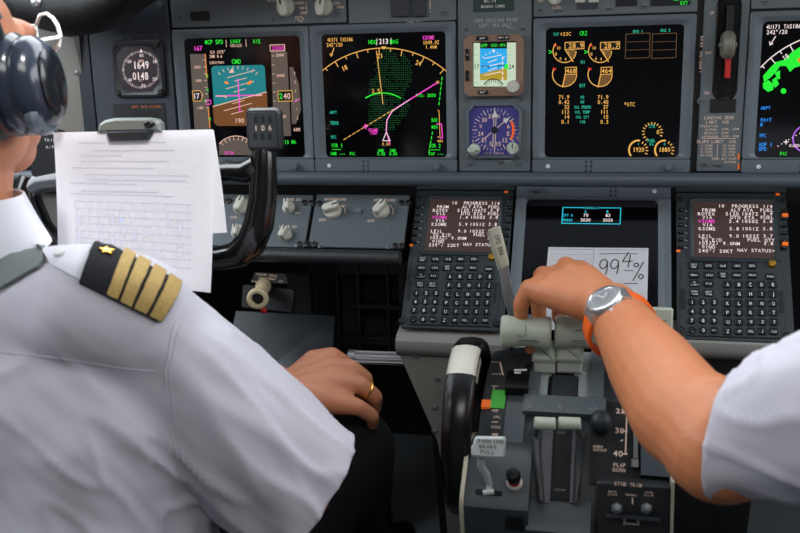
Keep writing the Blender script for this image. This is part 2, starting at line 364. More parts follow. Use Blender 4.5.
k.pg('black', [(278, 91), (292, 90.5), (292.6, 101), (278.5, 101.3)], .0004); k.ln('amber', [(278, 91), (292, 90.5), (292.6, 101), (278.5, 101.3), (278, 91)], .6, .0005); k.tx('green', '2', 281, 96, 5, z=.0006).tx('peach', '40', 287, 96, 5.5, cw=3.6, z=.0006)
for x, y in ((207, 76), (207.5, 90), (205, 101), (210, 119)): k.tx('green', '<', x, y, 3.5, z=.0004)
k.ln('magenta', [(206, 100.5), (211, 100), (211, 104), (206.5, 104.5), (206, 100.5)], .6, .0004); k.ln('magenta', [(294, 102), (296, 101), (300, 98.5)], .6, .0004)
k.tx('peach', '190', 239.5, 120.5, 4.2, cw=3.2, z=.0004)
k.arc('peach', 236, 158, 22, 40, 140, .7).pg('tape', [(219, 144), (228, 138), (246, 138), (254, 144), (254, 155), (219, 155)], -.0001).ticks('peach', 236, 158, 18, 21.5, 45, 135, 8, .6)
k.tx('magenta', '371H', 229, 153, 3.2, cw=2.4).tx('peach', '600', 297, 129.5, 3.2, cw=2.3).tx('green', 'VIS MA', 289, 142, 3.4, cw=2.4)
for i in range(6): k.tx('peach', str(abs(3 - i)), 294.5 + i * .6, 73 + i * 9, 2.4, z=.0003)
k.build(scr)
# navigation display, left
def nav_common(k, dx=0): pass
t, scr = display_unit(1, FD[1], 'navigation display with amber compass arc and green terrain dots', group=None)
k = Marks(FD[1], Z1)
k.tx('amber', '4U171 TAS186', 340, 39.6, 3.4, cw=2.15).tx('amber', '242°/20', 334.5, 44.8, 3.4, cw=2.3).ln('amber', [(334, 48), (331, 56)], .8).ln('amber', [(332.8, 54), (331, 56.2), (330, 53.5)], .7)
k.tx('green', 'HDG', 372.5, 42, 3.8, cw=2.8).tx('green', 'MAG', 394, 41.6, 3.8, cw=2.8).tx('white', '213', 383.6, 41.3, 4.8, cw=3.2).ln('white', [(377, 38.5), (376.6, 45)], .5).ln('white', [(391, 38.3), (391, 44.5)], .5)
k.tx('magenta', 'KSOME', 428.5, 37.6, 3.6, cw=2.3).tx('amber', '1049.0Z', 431, 42.4, 3.6, cw=2.35).tx('amber', '1.4NM', 431, 47, 3.2, cw=2.3)
k.arc('amber', 384, 143, 95, 48, 135.5, .85, 40)
for i in range(13):
    a_ = 51 + i * 7; r = 89 if i % 2 == 0 else 92; k.ticks('amber', 384, 143, r, 94.5, a_, a_, 1, .8)
k.tx('amber', '18', 344.5, 68, 4.5, cw=3, rot=.45).tx('amber', '21', 380, 56, 4.2, cw=3, rot=.08).tx('amber', '24', 418.5, 63, 4.5, cw=3, rot=-.35)
k.ln('amber', [(376.5, 51), (383, 104)], .8).tx('amber', '2.5', 376, 91, 4, cw=2.8).pg('amber', [(381, 46.5), (386.5, 46.5), (383.8, 49.5)])
k.arc('green', 383, 126, 33, 58, 122, 1.1)
random.seed(7)
for i in range(23):
    for j in range(36):
        px, py = 369 + i * 1.9, 50 + j * 2.28; yy = (py - 50) / 82; mid = 387 + 3 * math.sin(yy * 5); hw = 6 + 16 * min(1, yy * 3) * (.85 + .2 * math.sin(yy * 17 + (px > mid) * 2)); hw *= 1 if yy < .93 else .6
        hw *= .88 + .24 * random.random()
        if random.random() < .12: continue
        if abs(px - mid) < hw or (px > 400 and 54 < py < 76 and px - 400 < (py - 50) * .8): k.mb('dkgreen').poly([(lambda c: (c[0] + a_, c[1] + b_))(k.p(px, py)) for a_, b_ in ((0, 0), (.0011, 0), (.0011, .0009), (0, .0009))], Z1)
k.ln('magenta', [(390, 144), (386.2, 131), (387, 120), (392, 111.5), (397, 107.5), (437.5, 82.5)], 1.0, .0002); k.ln('white', [(386.2, 131), (387, 120), (392, 111.5), (410, 99.5)], .5, .0003)
for i in range(12): k.ln('amber', [(344 + i * 4.3, 139.5 - i * 2.6), (346.6 + i * 4.3, 137.9 - i * 2.6)], .8, .0002)
k.arc('amber', 437.7, 82.3, 1.3, 0, 360, .6, 8).tx('green', '-TO- 3000', 426, 95.4, 3.2, cw=2.2).disc('green', 417, 95, 1.1)
k.tx('magenta', '+', 365.5, 126.5, 7).tx('magenta', 'VSOME', 373, 130.2, 3.3, cw=2).tx('magenta', '/360', 373.5, 133, 2.8, cw=1.8)
k.ln('white', [(386.4, 132), (390.2, 140.6), (382.8, 140.8), (386.4, 132)], .7, .0003).tx('amber', '0.00', 386, 144, 2.8, cw=2)
k.tx('cyan', 'ARPT', 333.2, 112.4, 2.8, cw=1.8).tx('cyan', 'TERR', 334.5, 123, 3.2, cw=2.2).tx('cyan', 'TFC', 333.5, 137.2, 3, cw=2)
k.tx('green', 'VOR 1', 337, 145.4, 3.6, cw=2.3).tx('green', 'VOR 2', 435, 145.6, 3.6, cw=2.3).ln('green', [(332, 149.5), (341, 149.5)], .5).ln('green', [(430, 149.8), (440, 149.8)], .5)
k.tx('green', 'DME ---', 338, 153.6, 3, cw=2.1).tx('green', 'FAC', 352.5, 153.6, 3, cw=1.9).tx('green', 'DME', 381, 150.5, 2.8, cw=2).tx('green', '0.00', 381.2, 153.8, 3, cw=2).tx('green', 'DME', 393, 150.5, 2.8, cw=2).tx('green', '0.00', 393.2, 153.8, 3, cw=2).tx('green', 'FAF ---', 436, 153.8, 3, cw=2.1)
for i in range(6): k.ln('green', [(442.2 - i * .6, 77 + i * 5), (441.8 - i * .6, 80 + i * 5)], .8)
for i in range(5): k.ln('green', [(432.5 - i * .8, 132 + i * 4.5), (432.1 - i * .8, 134.5 + i * 4.5)], .8)
k.tx('green', 'BAD', 434.5, 120, 3.6, cw=2).tx('green', 'MIN', 434.5, 127, 3.6, cw=2).ln('amber', [(437.5, 110.5), (439, 110.5), (440, 137), (437.5, 137)], .6).ln('magenta', [(436.5, 124), (441.5, 124), (442.5, 138), (440, 138)], .9).tx('amber', '400', 440, 141, 2.6, cw=1.9)
k.build(scr)
# engine display
t, scr = display_unit(2, FD[2], 'engine display with amber dial gauges and columns of figures, centre panel', group=None)
k = Marks(FD[2], Z1)
k.tx('cyan', 'TAT', 556, 34.3, 3, cw=2).tx('amber', '+23C', 565.5, 34, 3.4, cw=2.8).tx('green', 'CRZ', 583.5, 33.3, 4, cw=2.6)
for gx in (564.5, 600):
    k.arc('amber', gx, 51, 11.5, 140, 358, .9).pg('brown', [(gx + 1, 51), (gx + 11, 48), (gx + 11, 55), (gx + 7, 61)]).ln('amber', [(gx + 1, 50), (gx + 8.5, 61.5)], .9, .0002)
    bx = gx + .5; k.pg('black', [(bx, 42.5), (bx + 19, 41.5), (bx + 19, 49), (bx, 50)], .0002).ln('amber', [(bx, 42.5), (bx + 19, 41.7), (bx + 19, 48.6), (bx, 49.6), (bx, 42.5)], .7, .0003)
    k.tx('amber', '28.9' if gx < 580 else '28.7', bx + 11, 45.6, 5, cw=3.8, z=.0004)
    for q, (dx, dy) in zip(('10', '8', '6', '4', '2', '0'), ((-6, -3), (-8.5, 3), (-4, 7.5), (1, 8), (4, 2), (8, -2))): k.tx('amber', q, gx + dx, 51 + dy, 3, cw=2)
    k.pg('red', [(gx - 11, 44), (gx - 7.5, 45), (gx - 9.5, 47)]); k.tx('green', '>', gx - 14, 52, 5)
    k.arc('amber', gx, 74.5, 12, 155, 360, .9).pg('brown', [(gx + .5, 74.5), (gx + 11.5, 74), (gx + 8, 84), (gx - 2, 86.5)]).ln('amber', [(gx + .8, 74), (gx - 2, 87)], 1, .0002)
    k.ln('amber', [(gx + 1, 67.5), (gx + 12, 67), (gx + 12, 74), (gx + 1, 74.5), (gx + 1, 67.5)], .7, .0002).tx('amber', '468' if gx < 580 else '464', gx + 6.5, 70.8, 4.6, cw=3.4, z=.0003).pg('red', [(gx - 12, 67.5), (gx - 8, 68.5), (gx - 10.5, 71)])
k.tx('cyan', 'N1', 583, 62, 3, cw=2.4).tx('cyan', 'EGT', 582.5, 85.5, 3.2, cw=2)
for r_, (a1, md, b1) in enumerate((('71.9', 'N2', '71.9'), ('0.42', 'FF', '0.40'), ('32', 'OIL PRESS', '37'), ('112', 'OIL TEMP', '111'), ('14', 'OIL QTY', '15'), ('0.1', 'VIB', '0.3'))):
    y = 97 + r_ * 4.95; k.tx('amber', a1, 569.5, y, 3.9, 'r', 2.75).tx('amber', b1, 608.5, y, 3.9, 'r', 2.75).tx('cyan', md, 582.5, y + .2, 2.8, cw=1.9)
k.tx('amber', '*ATC', 629.5, 104.3, 4, cw=2.7)
for bx in (626, 652.5): k.ln('dim', [(bx, 34), (bx + 24, 33), (bx + 23.5, 57.5), (bx - .8, 58.5), (bx, 34)], .7).ln('dim', [(bx, 42), (bx + 24, 41.3)], .5).ln('dim', [(bx, 50.2), (bx + 24, 49.4)], .5)
k.tx('cyan', 'ENG 1', 638, 31.3, 2.8, cw=2).tx('cyan', 'ENG 2', 665.5, 30.3, 2.8, cw=2)
k.ticks('amber', 652.5, 132.5, 8.3, 10.2, -20, 230, 14, 1).tx('cyan', 'CTR', 652, 126.2, 3.2, cw=2.2).tx('amber', '0', 658, 132, 4.2).tx('cyan', 'FUEL', 651.5, 140.6, 3, cw=2).tx('cyan', 'KG', 651.5, 144, 3, cw=2)
for gx, s in ((638.5, '1920'), (664.5, '1880')): k.arc('amber', gx, 150, 9.5, 85, 215, 1.7).ticks('amber', gx, 150, 7.5, 9.5, -25, 60, 5, 1).tx('amber', s, gx, 149.6, 4.6, cw=2.9).tx('cyan', '1' if s[1] == '9' else '2', gx, 144, 2.6)
k.build(scr)
# right navigation display
t, scr = display_unit(3, FD[3], 'right navigation display showing bright green weather returns, at right edge', group=None)
k = Marks(FD[3], Z1)
k.tx('white', '4U171 TAS186', 783.5, 26.5, 4.2, cw=2.9).tx('white', '242°/20', 777, 32, 4.2, cw=3).ln('white', [(775.5, 36.5), (770.5, 44.5)], 1).ln('white', [(773, 43.5), (770, 45), (769.6, 41.5)], .9)
C0 = (842, 143); k.arc('white', *C0, 111, 50, 137, 1.2, 40)
for i in range(12): k.ticks('white', *C0, 104 if i % 2 else 108, 110.5, 136 - i * 6, 136 - i * 6, 1, 1)
k.tx('white', '18', 785.5, 57, 5, cw=3.2, rot=.6)
k.pg('green', [(770, 68), (776, 62), (784, 60), (792, 52), (800, 47), (815, 44), (830, 50), (830, 75), (812, 73), (805, 69), (800, 66), (794, 68), (790, 72), (786, 66), (780, 66), (776, 72), (770, 78), (764, 82), (763, 76)])
k.pg('green', [(763, 83), (768, 80), (774, 84), (773, 90), (768, 92), (763, 88)]); k.pg('green', [(775, 73), (780, 70), (780, 79), (777, 79)]); k.disc('green', 783.5, 91, 2.8); k.pg('green', [(772, 80), (776, 77), (779, 84), (775, 88)])
k.pg('orange', [(797, 59), (803, 57), (806, 62), (800, 63.5)], .0002); k.pg('red', [(799, 60), (802, 59), (803, 61.5), (800, 62)], .0003)
k.tx('blue', 'ARPT', 765.5, 108, 3.4, cw=2.5).tx('blue', 'WX+T', 766, 120, 4, cw=2.9).tx('blue', '0', 761.5, 124.5, 4).tx('blue', 'TFC', 762.5, 135.6, 3.6, cw=2.4).tx('blue', 'ADF 1', 765.5, 144.5, 4, cw=2.8).tx('blue', 'SPD', 762.5, 149, 3.8, cw=2.8).tx('green', 'FAC', 783.5, 153.6, 3.6, cw=2.4)
k.arc('purple', 806, 139, 13, 0, 360, 1.3, 30).tx('white', '+', 786, 142, 7).tx('white', 'KUDEN', 795, 145.6, 3, cw=2.3)
for i in range(7): k.disc('white', 778 + i * 3.6, 146 - i * 2.1, .6)
k.build(scr)

# ---- plates between the displays ----
t, f = plate_thing('edge_strip_panel', 'narrow very dark blue strip between the beige side liner and the clock panel', ((79, 70), (85, -30), (92.6, 70), (88, 172)), mat('midnight_blue_paint', (30, 35, 45), .5))
t, f = plate_thing('fascia_panel', 'dark blue-grey side panel holding the digital clock', ((93, 70), (130, -30), (170.6, 27), (130, 172)), NAVY)
for q in ((160, 5), (102, 19), (122, 19)): screw(t, f, *q, 1.8)
legend(t, f, [('CHRONOMETER', 139, 35.2, 1.7, 'c', 3.6), ('SET DATE RUN HOLD', 139, 38.4, 1.4, 'c', 2.6)], mat('dim_legend', (120, 126, 132), .7))
lp, lf = plate_thing('brake_pressure_panel', 'small dark plate with orange lettering under the clock', ((114, 105), (140, 103), (167, 108), (140, 140)), BLACK, h=.0055)
legend(lp, lf, [('ANTI SKID SYSTEM', 146, 106.8, 2.2, 'c', 1.8)], mat('dim_orange_legend', (190, 104, 52), .6, emit=.15), .0057)
MB().rect(*lf.uv(133, 112), *lf.uv(160, 128), .005, .0062, .001, .0004).build('window', GAP, lp)
# clock
fc = F1.sub(140, 69, .004); t = thing('clock', 'square digital clock reading 1649 over 0148, left of the flight display', 'clock', fc.M)
r = abs(fc.uv(114.5, 69)[0]); oc = lambda r, c: [(r - c, r), (-r + c, r), (-r, r - c), (-r, -r + c), (-r + c, -r), (r - c, -r), (r, -r + c), (r, r - c)]
MB().plate(oc(r, .006), 0, .006, .0015).build('clock_case', BLACK, t)
MB().loft([[(x, y, .006) for x, y in oc(r * .93, .009)], [(x, y, .0085) for x, y in oc(r * .90, .009)], [(x, y, .007) for x, y in oc(r * .80, .012)], [(x, y, .0058) for x, y in oc(r * .78, .012)]], False, False).build('clock_bezel', mat('clock_bezel_grey', (52, 58, 60), .4), t)
face = MB().plate(oc(r * .79, .012), .005, .0064).build('clock_face', EM['clock'], t)
k = Marks(fc, .0067); k.ticks('white', 141, 69.6, 17, 18.8, 0, 354, 60, .36).ticks('white', 141, 69.6, 16.6, 19, 0, 330, 12, .6)
k.tx('white', '1649', 141, 65, 6.6, cw=4).tx('white', '0148', 140.5, 76, 6.6, cw=4).tx('peach', 'GMT', 141, 60.8, 2, cw=1.8).tx('peach', 'ET', 141, 80.5, 2, cw=1.8)
for s, x, y in (('60', 141.5, 55.3), ('10', 154.5, 61.5), ('20', 154.5, 79), ('30', 143.5, 85.5), ('40', 130, 80), ('50', 129.5, 61.5)): k.tx('white', s, x, y, 2.8, cw=2.1)
k.pg('white', [(139.5, 52), (141, 48.8), (142.5, 52)]); k.build(face)
for dx, dy in ((-.82, .82), (.82, .82), (-.82, -.82), (.82, -.82)):
    MB().lathe([(.0042, .005), (.0042, .009), (.003, .0105), (.001, .0106)], (dx * r, dy * r, 0), n=14).build('clock_button', BLACK, t)

t, f = plate_thing('upper_left_panel', 'grey strip with two cream rotary knobs above the primary flight display', ((172, 15), (250, -40), (347.5, 15), (260, 25.6)))
for q in ((180, 18), (272, 18.5), (338, 13)): screw(t, f, *q, 2.2)
MB().rect(*f.uv(192, 12), *f.uv(211, 20.5), .004, .006, .001).build('annunciator', GAP, t)
knob(t, f, 286, 7, 9, 100, L=.02); knob(t, f, 324, 6.5, 9, 80, L=.02)
legend(t, f, [('DSPL', 274, 0, 3, 'c', 3.2), ('NORM', 299, 3, 2.4, 'c', 2.2), ('RMI', 303, 8, 2.4, 'c', 2.2), ('CTL', 304, 13, 2.4, 'c', 2.2), ('PFD', 299, 17.6, 2.6, 'c', 2.6), ('ENG', 337, 3, 2.4, 'c', 2.2), ('INBD', 340, 7, 2.2, 'c', 2)], lines=[([(306, 2), (307, 12.5), (300, 13)], .5), ([(297, 19), (301, 22), (304, 18)], .6)])
t, f = plate_thing('upper_inner_panel', 'grey strip with two dark push switches above the navigation display', ((348.8, 12), (400, -40), (457, 12), (400, 22.6)))
screw(t, f, 444, 12.5, 3)
for q in ((392, 411), (413, 427)):
    MB().rect(*f.uv(q[0], -4), *f.uv(q[1], 16.5), .004, .009, .0015, .001).build('push_switch', mat('switch_charcoal', (52, 56, 60), .5), t)
legend(t, f, [('DISENGAGE', 430, 5, 1.8, 'c', 1.6, .0001, PI / 2), ('LIGHT TEST', 414, 22, 1.6, 'c', 1.6)])
t, f = plate_thing('centre_standby_panel', 'tall grey centre panel holding the standby display and compass dial', ((458.6, 90), (495, -40), (531.8, 90), (495, 171.5)))
MB().rect(*f.uv(473.5, -10), *f.uv(514.5, 11), .004, .0048, .0015, .0004).build('placard', mat('green_placard', (36, 62, 58), .5), t)
legend(t, f, [('MODERN COMMS', 493, 6.3, 2.6, 'c', 2.0), ('MC-14', 490, 1, 2.6, 'c', 2.4)], WPAINT, .005)
legend(t, f, [('ISFD HEADING FROM', 495, 20.2, 3.4, 'c', 2.55), ('LEFT IRS ONLY', 495.5, 25.2, 3.4, 'c', 2.5), ('MODEL', 512, 27.6, 1.2, 'c', 1.8)], mat('grey_legend', (176, 178, 178), .6))
for q in ((466, 29), (523, 28), (467, 100), (521, 100), (470, 164), (519, 163.5), (501, 162)): screw(t, f, *q, 2)
legend(t, f, [('STBY', 508, 161, 1.6, 'c', 2)], WPAINT)
# standby display
fs = F1.sub(494.5, 65, .004); t = thing('standby_flight_display', 'small brown-framed standby display with bright blue sky', 'display', fs.M)
xa, ya = fs.uv(464.5, 35.5); xb, yb = fs.uv(524, 95.5); c = .006
def chamf(x0, y0, x1, y1, c): return [(x1 - c, y1), (x0 + c, y1), (x0, y1 - c), (x0, y0 + c), (x0 + c, y0), (x1 - c, y0), (x1, y0 + c), (x1, y1 - c)]
sxa, sya = fs.uv(473, 42); sxb, syb = fs.uv(516.5, 87)
MB().loft([[(x, y, 0) for x, y in chamf(xa, yb, xb, ya, c)], [(x, y, .009) for x, y in chamf(xa, yb, xb, ya, c)], [(x, y, .01) for x, y in inset(chamf(xa, yb, xb, ya, c), .001)], [(x, y, .01) for x, y in chamf(sxa, syb, sxb, sya, .0006)], [(x, y, .004) for x, y in chamf(sxa + .0006, syb + .0006, sxb - .0006, sya - .0006, .0006)]], False, False).build('case', BROWNB, t)
scr = MB().rect(sxa, syb, sxb, sya, .001, .0045).build('screen', GLASS, t, ang=0); fz = .0047
k = Marks(fs, fz); k.pg('pale', [(473.6, 43), (480, 43), (480, 86.5), (473.6, 86.5)]).pg('pale', [(507, 42.5), (516, 42.5), (516, 86.5), (507, 86.5)]).pg('black', [(480, 42.5), (507, 42.5), (507, 48.5), (480, 48.5)]).pg('bsky', [(480, 48.5), (507, 48.5), (507, 67.5), (480, 74)]).pg('bground', [(480, 74), (507, 67.5), (507, 80), (480, 80)]).pg('pale', [(480, 80), (507, 80), (507, 86.5), (480, 86.5)])
k.tx('green', 'APP', 484, 45.5, 3.2, cw=2.4, z=.0002).tx('green', '1021 HPA', 498, 45.2, 2.8, cw=1.9, z=.0002)
for i in range(5): k.ln('white', [(484 + (i % 2) * 4, 58.5 + i * 4.2), (501 - (i % 2) * 4, 55 + i * 4.2)], .7, .0002)
k.pg('white', [(491.5, 51.5), (493.5, 49), (495.5, 51.5)], .0002).ticks('white', 493.5, 66, 13, 14.5, 40, 140, 7, .6, .0002).ln('black', [(482, 66.5), (489, 66), (489, 68)], .8, .0003).ln('black', [(505, 65), (498, 65.5), (498, 67.5)], .8, .0003)
k.tx('black', '17', 476.5, 66.5, 4, cw=2.8, z=.0002).pg('green', [(504.5, 64), (508, 64), (508, 69), (504.5, 69)], .0002).tx('black', '24', 511.5, 66.5, 4, cw=2.8, z=.0002)
for i in range(5): k.ln('white', [(502.6, 57 + i * 5), (502.6, 59.5 + i * 5)], 1.2, .0002)
k.arc('black', 493.5, 90, 11, 30, 150, .9, z=.0002).ticks('black', 493.5, 90, 8, 10.5, 35, 145, 9, .6, .0002)
for i in range(6):
    k.ln('cyan', [(474.2, 48 + i * 7), (477, 48 + i * 7)], .5, .0002); k.ln('cyan', [(508, 48 + i * 7), (511, 48 + i * 7)], .5, .0002)
k.build(scr)
for q, s in (((476.5, 36.3, 488, 40.2), 'APP'), ((497.5, 35.5, 509, 39.6), 'HP/IN'), ((465.5, 49, 469.2, 60.5), '+'), ((465.6, 70.5, 469.2, 81), '-'), ((478, 90.5, 488, 94), 'RST')):
    b = MB().rect(*fs.uv(q[0], q[1], .01), *fs.uv(q[2], q[3], .01), .009, .0125, .001, .0006).build('push_button', KEYM, t)
    kk = Marks(fs, .0127); kk.tx(WPAINT, s, (q[0] + q[2]) / 2, (q[1] + q[3]) / 2, 2.2, cw=2.0); kk.build(b, 'button_legend')
o = MB().lathe([(.0082, .009), (.0082, .017), (.007, .0195), (.0045, .02)], (*fs.uv(513.5, 86.5, .01), 0), n=24).build('baro_knob', CREAM, t)
for q in ((466.5, 36.5), (522, 35.8), (467, 94.5), (521.5, 94)): screw(t, fs, *q, 1.8, .007)
# standby compass dial
fd = F1.sub(494, 130.5, .004); t = thing('radio_compass_dial', 'round dial with indigo face and twin pointers below the standby display', 'dial', fd.M)
xa, ya = fd.uv(466.5, 103.5); xb, yb = fd.uv(521.5, 158); rr = fd.k(494, 130) * 26
case = chamf(xa, yb, xb, ya, .01)
MB().loft([[(x, y, 0) for x, y in case], [(x, y, .005) for x, y in case], [(x, y, .006) for x, y in inset(case, .001)], [(x, y, .006) for x, y in inset(case, .0028)], [(x, y, .002) for x, y in inset(case, .0042)]], False, False).build('case', GREYB, t)
fc_ = MB().plate(inset(case, .0041), .001, .0022).build('dial_face', mat('indigo_face', (66, 62, 128), .3, emit=.1), t)
k = Marks(fd, .0024); CXD, CYD = 494.5, 130
k.ticks(WPAINT, CXD, CYD, 19, 21.5, 0, 350, 36, .45).ticks(PAINT, CXD, CYD, 17.5, 22, 0, 330, 12, .9)
for i, s in enumerate(('N', '3', '6', 'E', '12', '15', 'S', '21', '24', 'W', '30', '33')):
    a_ = math.radians(75 - i * 30); k.tx(PAINT, s, CXD + 14.3 * math.cos(a_), CYD - 14.3 * math.sin(a_), 4.2, cw=2.9)
for a_, L_ in ((88, 1), (-92, 1), (40, 1), (-140, 1)):
    a_ = math.radians(a_); c_, s_ = math.cos(a_), math.sin(a_)
    for w in ((-1.1, 1.1) if abs(c_) < .2 else (0,)): k.ln(PAINT, [(CXD + c_ * 4 - s_ * w, CYD - s_ * 4 - c_ * w), (CXD + c_ * 17 - s_ * w, CYD - s_ * 17 - c_ * w)], .8, .0003)
    if s_ > 0: k.pg(WPAINT, [(CXD + c_ * 20, CYD - s_ * 20), (CXD + c_ * 13 - s_ * 2.6, CYD - s_ * 13 - c_ * 2.6), (CXD + c_ * 13 + s_ * 2.6, CYD - s_ * 13 + c_ * 2.6)], .0004)
k.arc(ORLIGHT, CXD, CYD, 18.8, -28, 25, 2.2, 10, .0002).disc(GAP, CXD, CYD, 3.2, .0005)
k.tx(PAINT, 'VOR 1', 473, 140, 1.6, 'c', 1.5, .0001, PI / 2).tx(PAINT, 'VOR 2', 517.5, 137, 1.6, 'c', 1.5, .0001, PI / 2).tx(PAINT, 'KOLLS COMPASS', 494, 153.2, 1.6, 'c', 1.5)
k.build(fc_, 'dial_marking')
for px, py, a_ in ((474.5, 149.5, -5), (513, 148, 85)): knob(t, fd, px, py, 6, a_, .003, GGREEN, .014)
for q in ((468.5, 156), (520, 156)): screw(t, fd, *q, 1.8, .006)
# upper right strips
t, f = plate_thing('upper_engine_panel', 'grey strip with small knob and switches above the engine display', ((533.4, 5), (600, -40), (697.8, 5), (600, 15.4)))
for q in ((540, 10.5), (644, 6.5)): screw(t, f, *q, 3)
for q in ((556.5, 567, 11), (608, 613, 9)): screw(t, f, q[0], q[2] - .5, 1.5); screw(t, f, q[0] + 4.5, q[2] - 1, 1.5)
knob(t, f, 555, -2, 7, 90); legend(t, f, [('AUTO', 556, 7.5, 2.6, 'c', 2.2), ('SET', 541, 0.5, 2.4, 'c', 2.2)])
for q in ((575.5, 585), (589, 599)):
    b = MB().rect(*f.uv(q[0], -8), *f.uv(q[1], 2.6), .004, .007, .001, .0006).build('push_button', CREAM, t)
MB().rect(*f.uv(577, 3.5), *f.uv(598, 9), .004, .005, .001).build('label_plate', NAVY, t)
for q in ((616, 637), (651, 690)):
    w = MB().rect(*f.uv(q[0], -12), *f.uv(q[1], 6 if q[0] < 640 else 5), .004, .0052, .001).build('annunciator', GAP, t)
    if q[0] > 640: kk = Marks(f, .0054); kk.tx('green', 'LE FLAPS', 684, -1.5, 3.4, cw=2.6).tx('green', 'EXT', 684, 3, 3.4, cw=2.6); kk.build(w)
t, f = plate_thing('gear_limit_panel', 'narrow grey panel with landing gear lever slot and limit table', ((699.6, 90), (720, -40), (749, 20), (720, 171.5)))
sl = [f.uv(715, 4), f.uv(738.5, 99)]
slot = rrect(f.uv(716.5, 40)[0], f.uv(727, 99)[1], f.uv(737.5, 40)[0], f.uv(727, -4)[1], .012, 6)
MB().loft([[(x, y, .0044) for x, y in inset(slot, -.0025)], [(x, y, .006) for x, y in inset(slot, -.0008)], [(x, y, .0046) for x, y in slot], [(x, y, .0042) for x, y in inset(slot, .0018)]], False, True).build('lever_slot', BLACKG, t)
MB().rect(*f.uv(710, 99), *f.uv(735, 112), .004, .0056, .001, .0005).build('slot_lip', BLACK, t)
legend(t, f, [('UP', 712, 13, 3, 'c', 2.6), ('OFF', 708.5, 53, 2.6, 'c', 2.3), ('DN', 707, 93, 2.8, 'c', 2.6), ('LANDING GEAR', 701, 54, 2.6, 'c', 3.2, .0001, PI / 2),
  ('LANDING GEAR', 719, 117.6, 3.4, 'c', 2.5), ('LIMIT (IAS)', 718.5, 122, 3.2, 'c', 2.3), ('OPERATING', 709, 126.2, 2.2, 'c', 2), ('EXTEND', 711, 129.8, 2.2, 'c', 2), ('270K-.82M', 730, 129, 2.2, 'c', 1.95), ('RETRACT', 711, 133.2, 2.2, 'c', 2), ('235K', 725, 132.8, 2.2, 'c', 1.9), ('EXTENDED', 710, 136.8, 2.2, 'c', 2.1), ('320K-.82M', 730, 136.2, 2.2, 'c', 1.95),
  ('FLAPS LIMIT (IAS)', 717.5, 141.6, 3.2, 'c', 2.45), ('1-250K', 707, 145.6, 2.2, 'c', 2), ('10-210K', 729, 145.6, 2.2, 'c', 1.9), ('2-250K', 706.8, 148.8, 2.2, 'c', 2), ('15-200K', 729, 148.8, 2.2, 'c', 1.9), ('5-250K', 706.6, 152, 2.2, 'c', 2), ('25-190K', 729, 152, 2.2, 'c', 1.9), ('30-175K', 728.5, 155, 2.2, 'c', 1.9), ('40-162K', 706.5, 155.2, 2.2, 'c', 1.9), ('230K ALT FLAP', 724, 158.6, 2.4, 'c', 1.9), ('EXTEND', 730, 162, 2.2, 'c', 2)],
  lines=[([(702, 138.6), (736, 138.4)], .5), ([(717.5, 144), (717, 157)], .5)])
screw(t, f, 700.5, 101, 2.5); screw(t, f, 704.5, 164, 3); screw(t, f, 715.5, 165, 1.6); screw(t, f, 720, 165, 1.6)
for y in (153, 163): MB().rect(*f.uv(737.5, y), *f.uv(738.8, y + 6), .004, .0045).build('tab', ORLIGHT, t)
# gear lever
fg = F1.sub(727, 60, .004); t = thing('landing_gear_lever', 'landing gear lever with ribbed wheel knob and red stem', 'lever', fg.M)
k_ = fg.k(727, 50)
MB().rect(-3.0 * k_, fg.uv(727, 78)[1], 2.4 * k_, fg.uv(727, 50)[1], .012, .018, .001, .001).build('lever_stem', REDM, t)
MB().rect(-3.6 * k_, fg.uv(727, 40)[1], 3.4 * k_, fg.uv(727, 5)[1], .006, .012, .001, .001).build('lever_arm', BLACK, t)
x_, y_ = fg.uv(728.5, 45, .03); w_ = 6.8 * k_; R_ = 14.8 * k_
prof = [(R_ * .72, 0)]
for i in range(13): prof += [(R_ * (.98 if i % 2 else .93) * (1 - .25 * ((i - 6) / 6) ** 4), w_ * 2 * (.06 + .88 * i / 12))]
prof += [(R_ * .72, w_ * 2)]
MB().lathe(prof, (x_ - w_, y_, .024), (1, 0, 0), 28).build('wheel_knob', mat('olive_grey_plastic', (128, 126, 112), .4), t)
MB().cyl((x_ - w_ * 1.3, y_, .024), (x_ + w_ * 1.3, y_, .024), .003).build('axle_pin', ALU, t)
t, f = plate_thing('upper_right_panel', 'grey strip above the right navigation display', ((750.6, 0), (800, -40), (905, 0), (800, 8.3)))
screw(t, f, 765, 2, 3)
# ================================================================ below the main panel
a53 = math.radians(53)
F2 = Fr(P(595, 187, 1.24), (1, 0, 0), (0, math.sin(a53), math.cos(a53)))
o = MB().tube([(-1.0, -.0865, .8305), (1.22, -.0865, .8305)], .0095, 20, up=(0, 0, 1)).build('panel_lip', mat('lip_blue_grey', (74, 84, 92), .42, var=.05, bump=.05)); tag(o, 'long rounded blue-grey lip running along the foot of the main panel', 'trim')
o = MB().box((.1, .0, .80), (2.2, .05, .05)).build('lip_shelf', GAP, ang=0); tag(o, 'dark recess behind the rounded lip, above the lower units', 'panel'); struct(o)
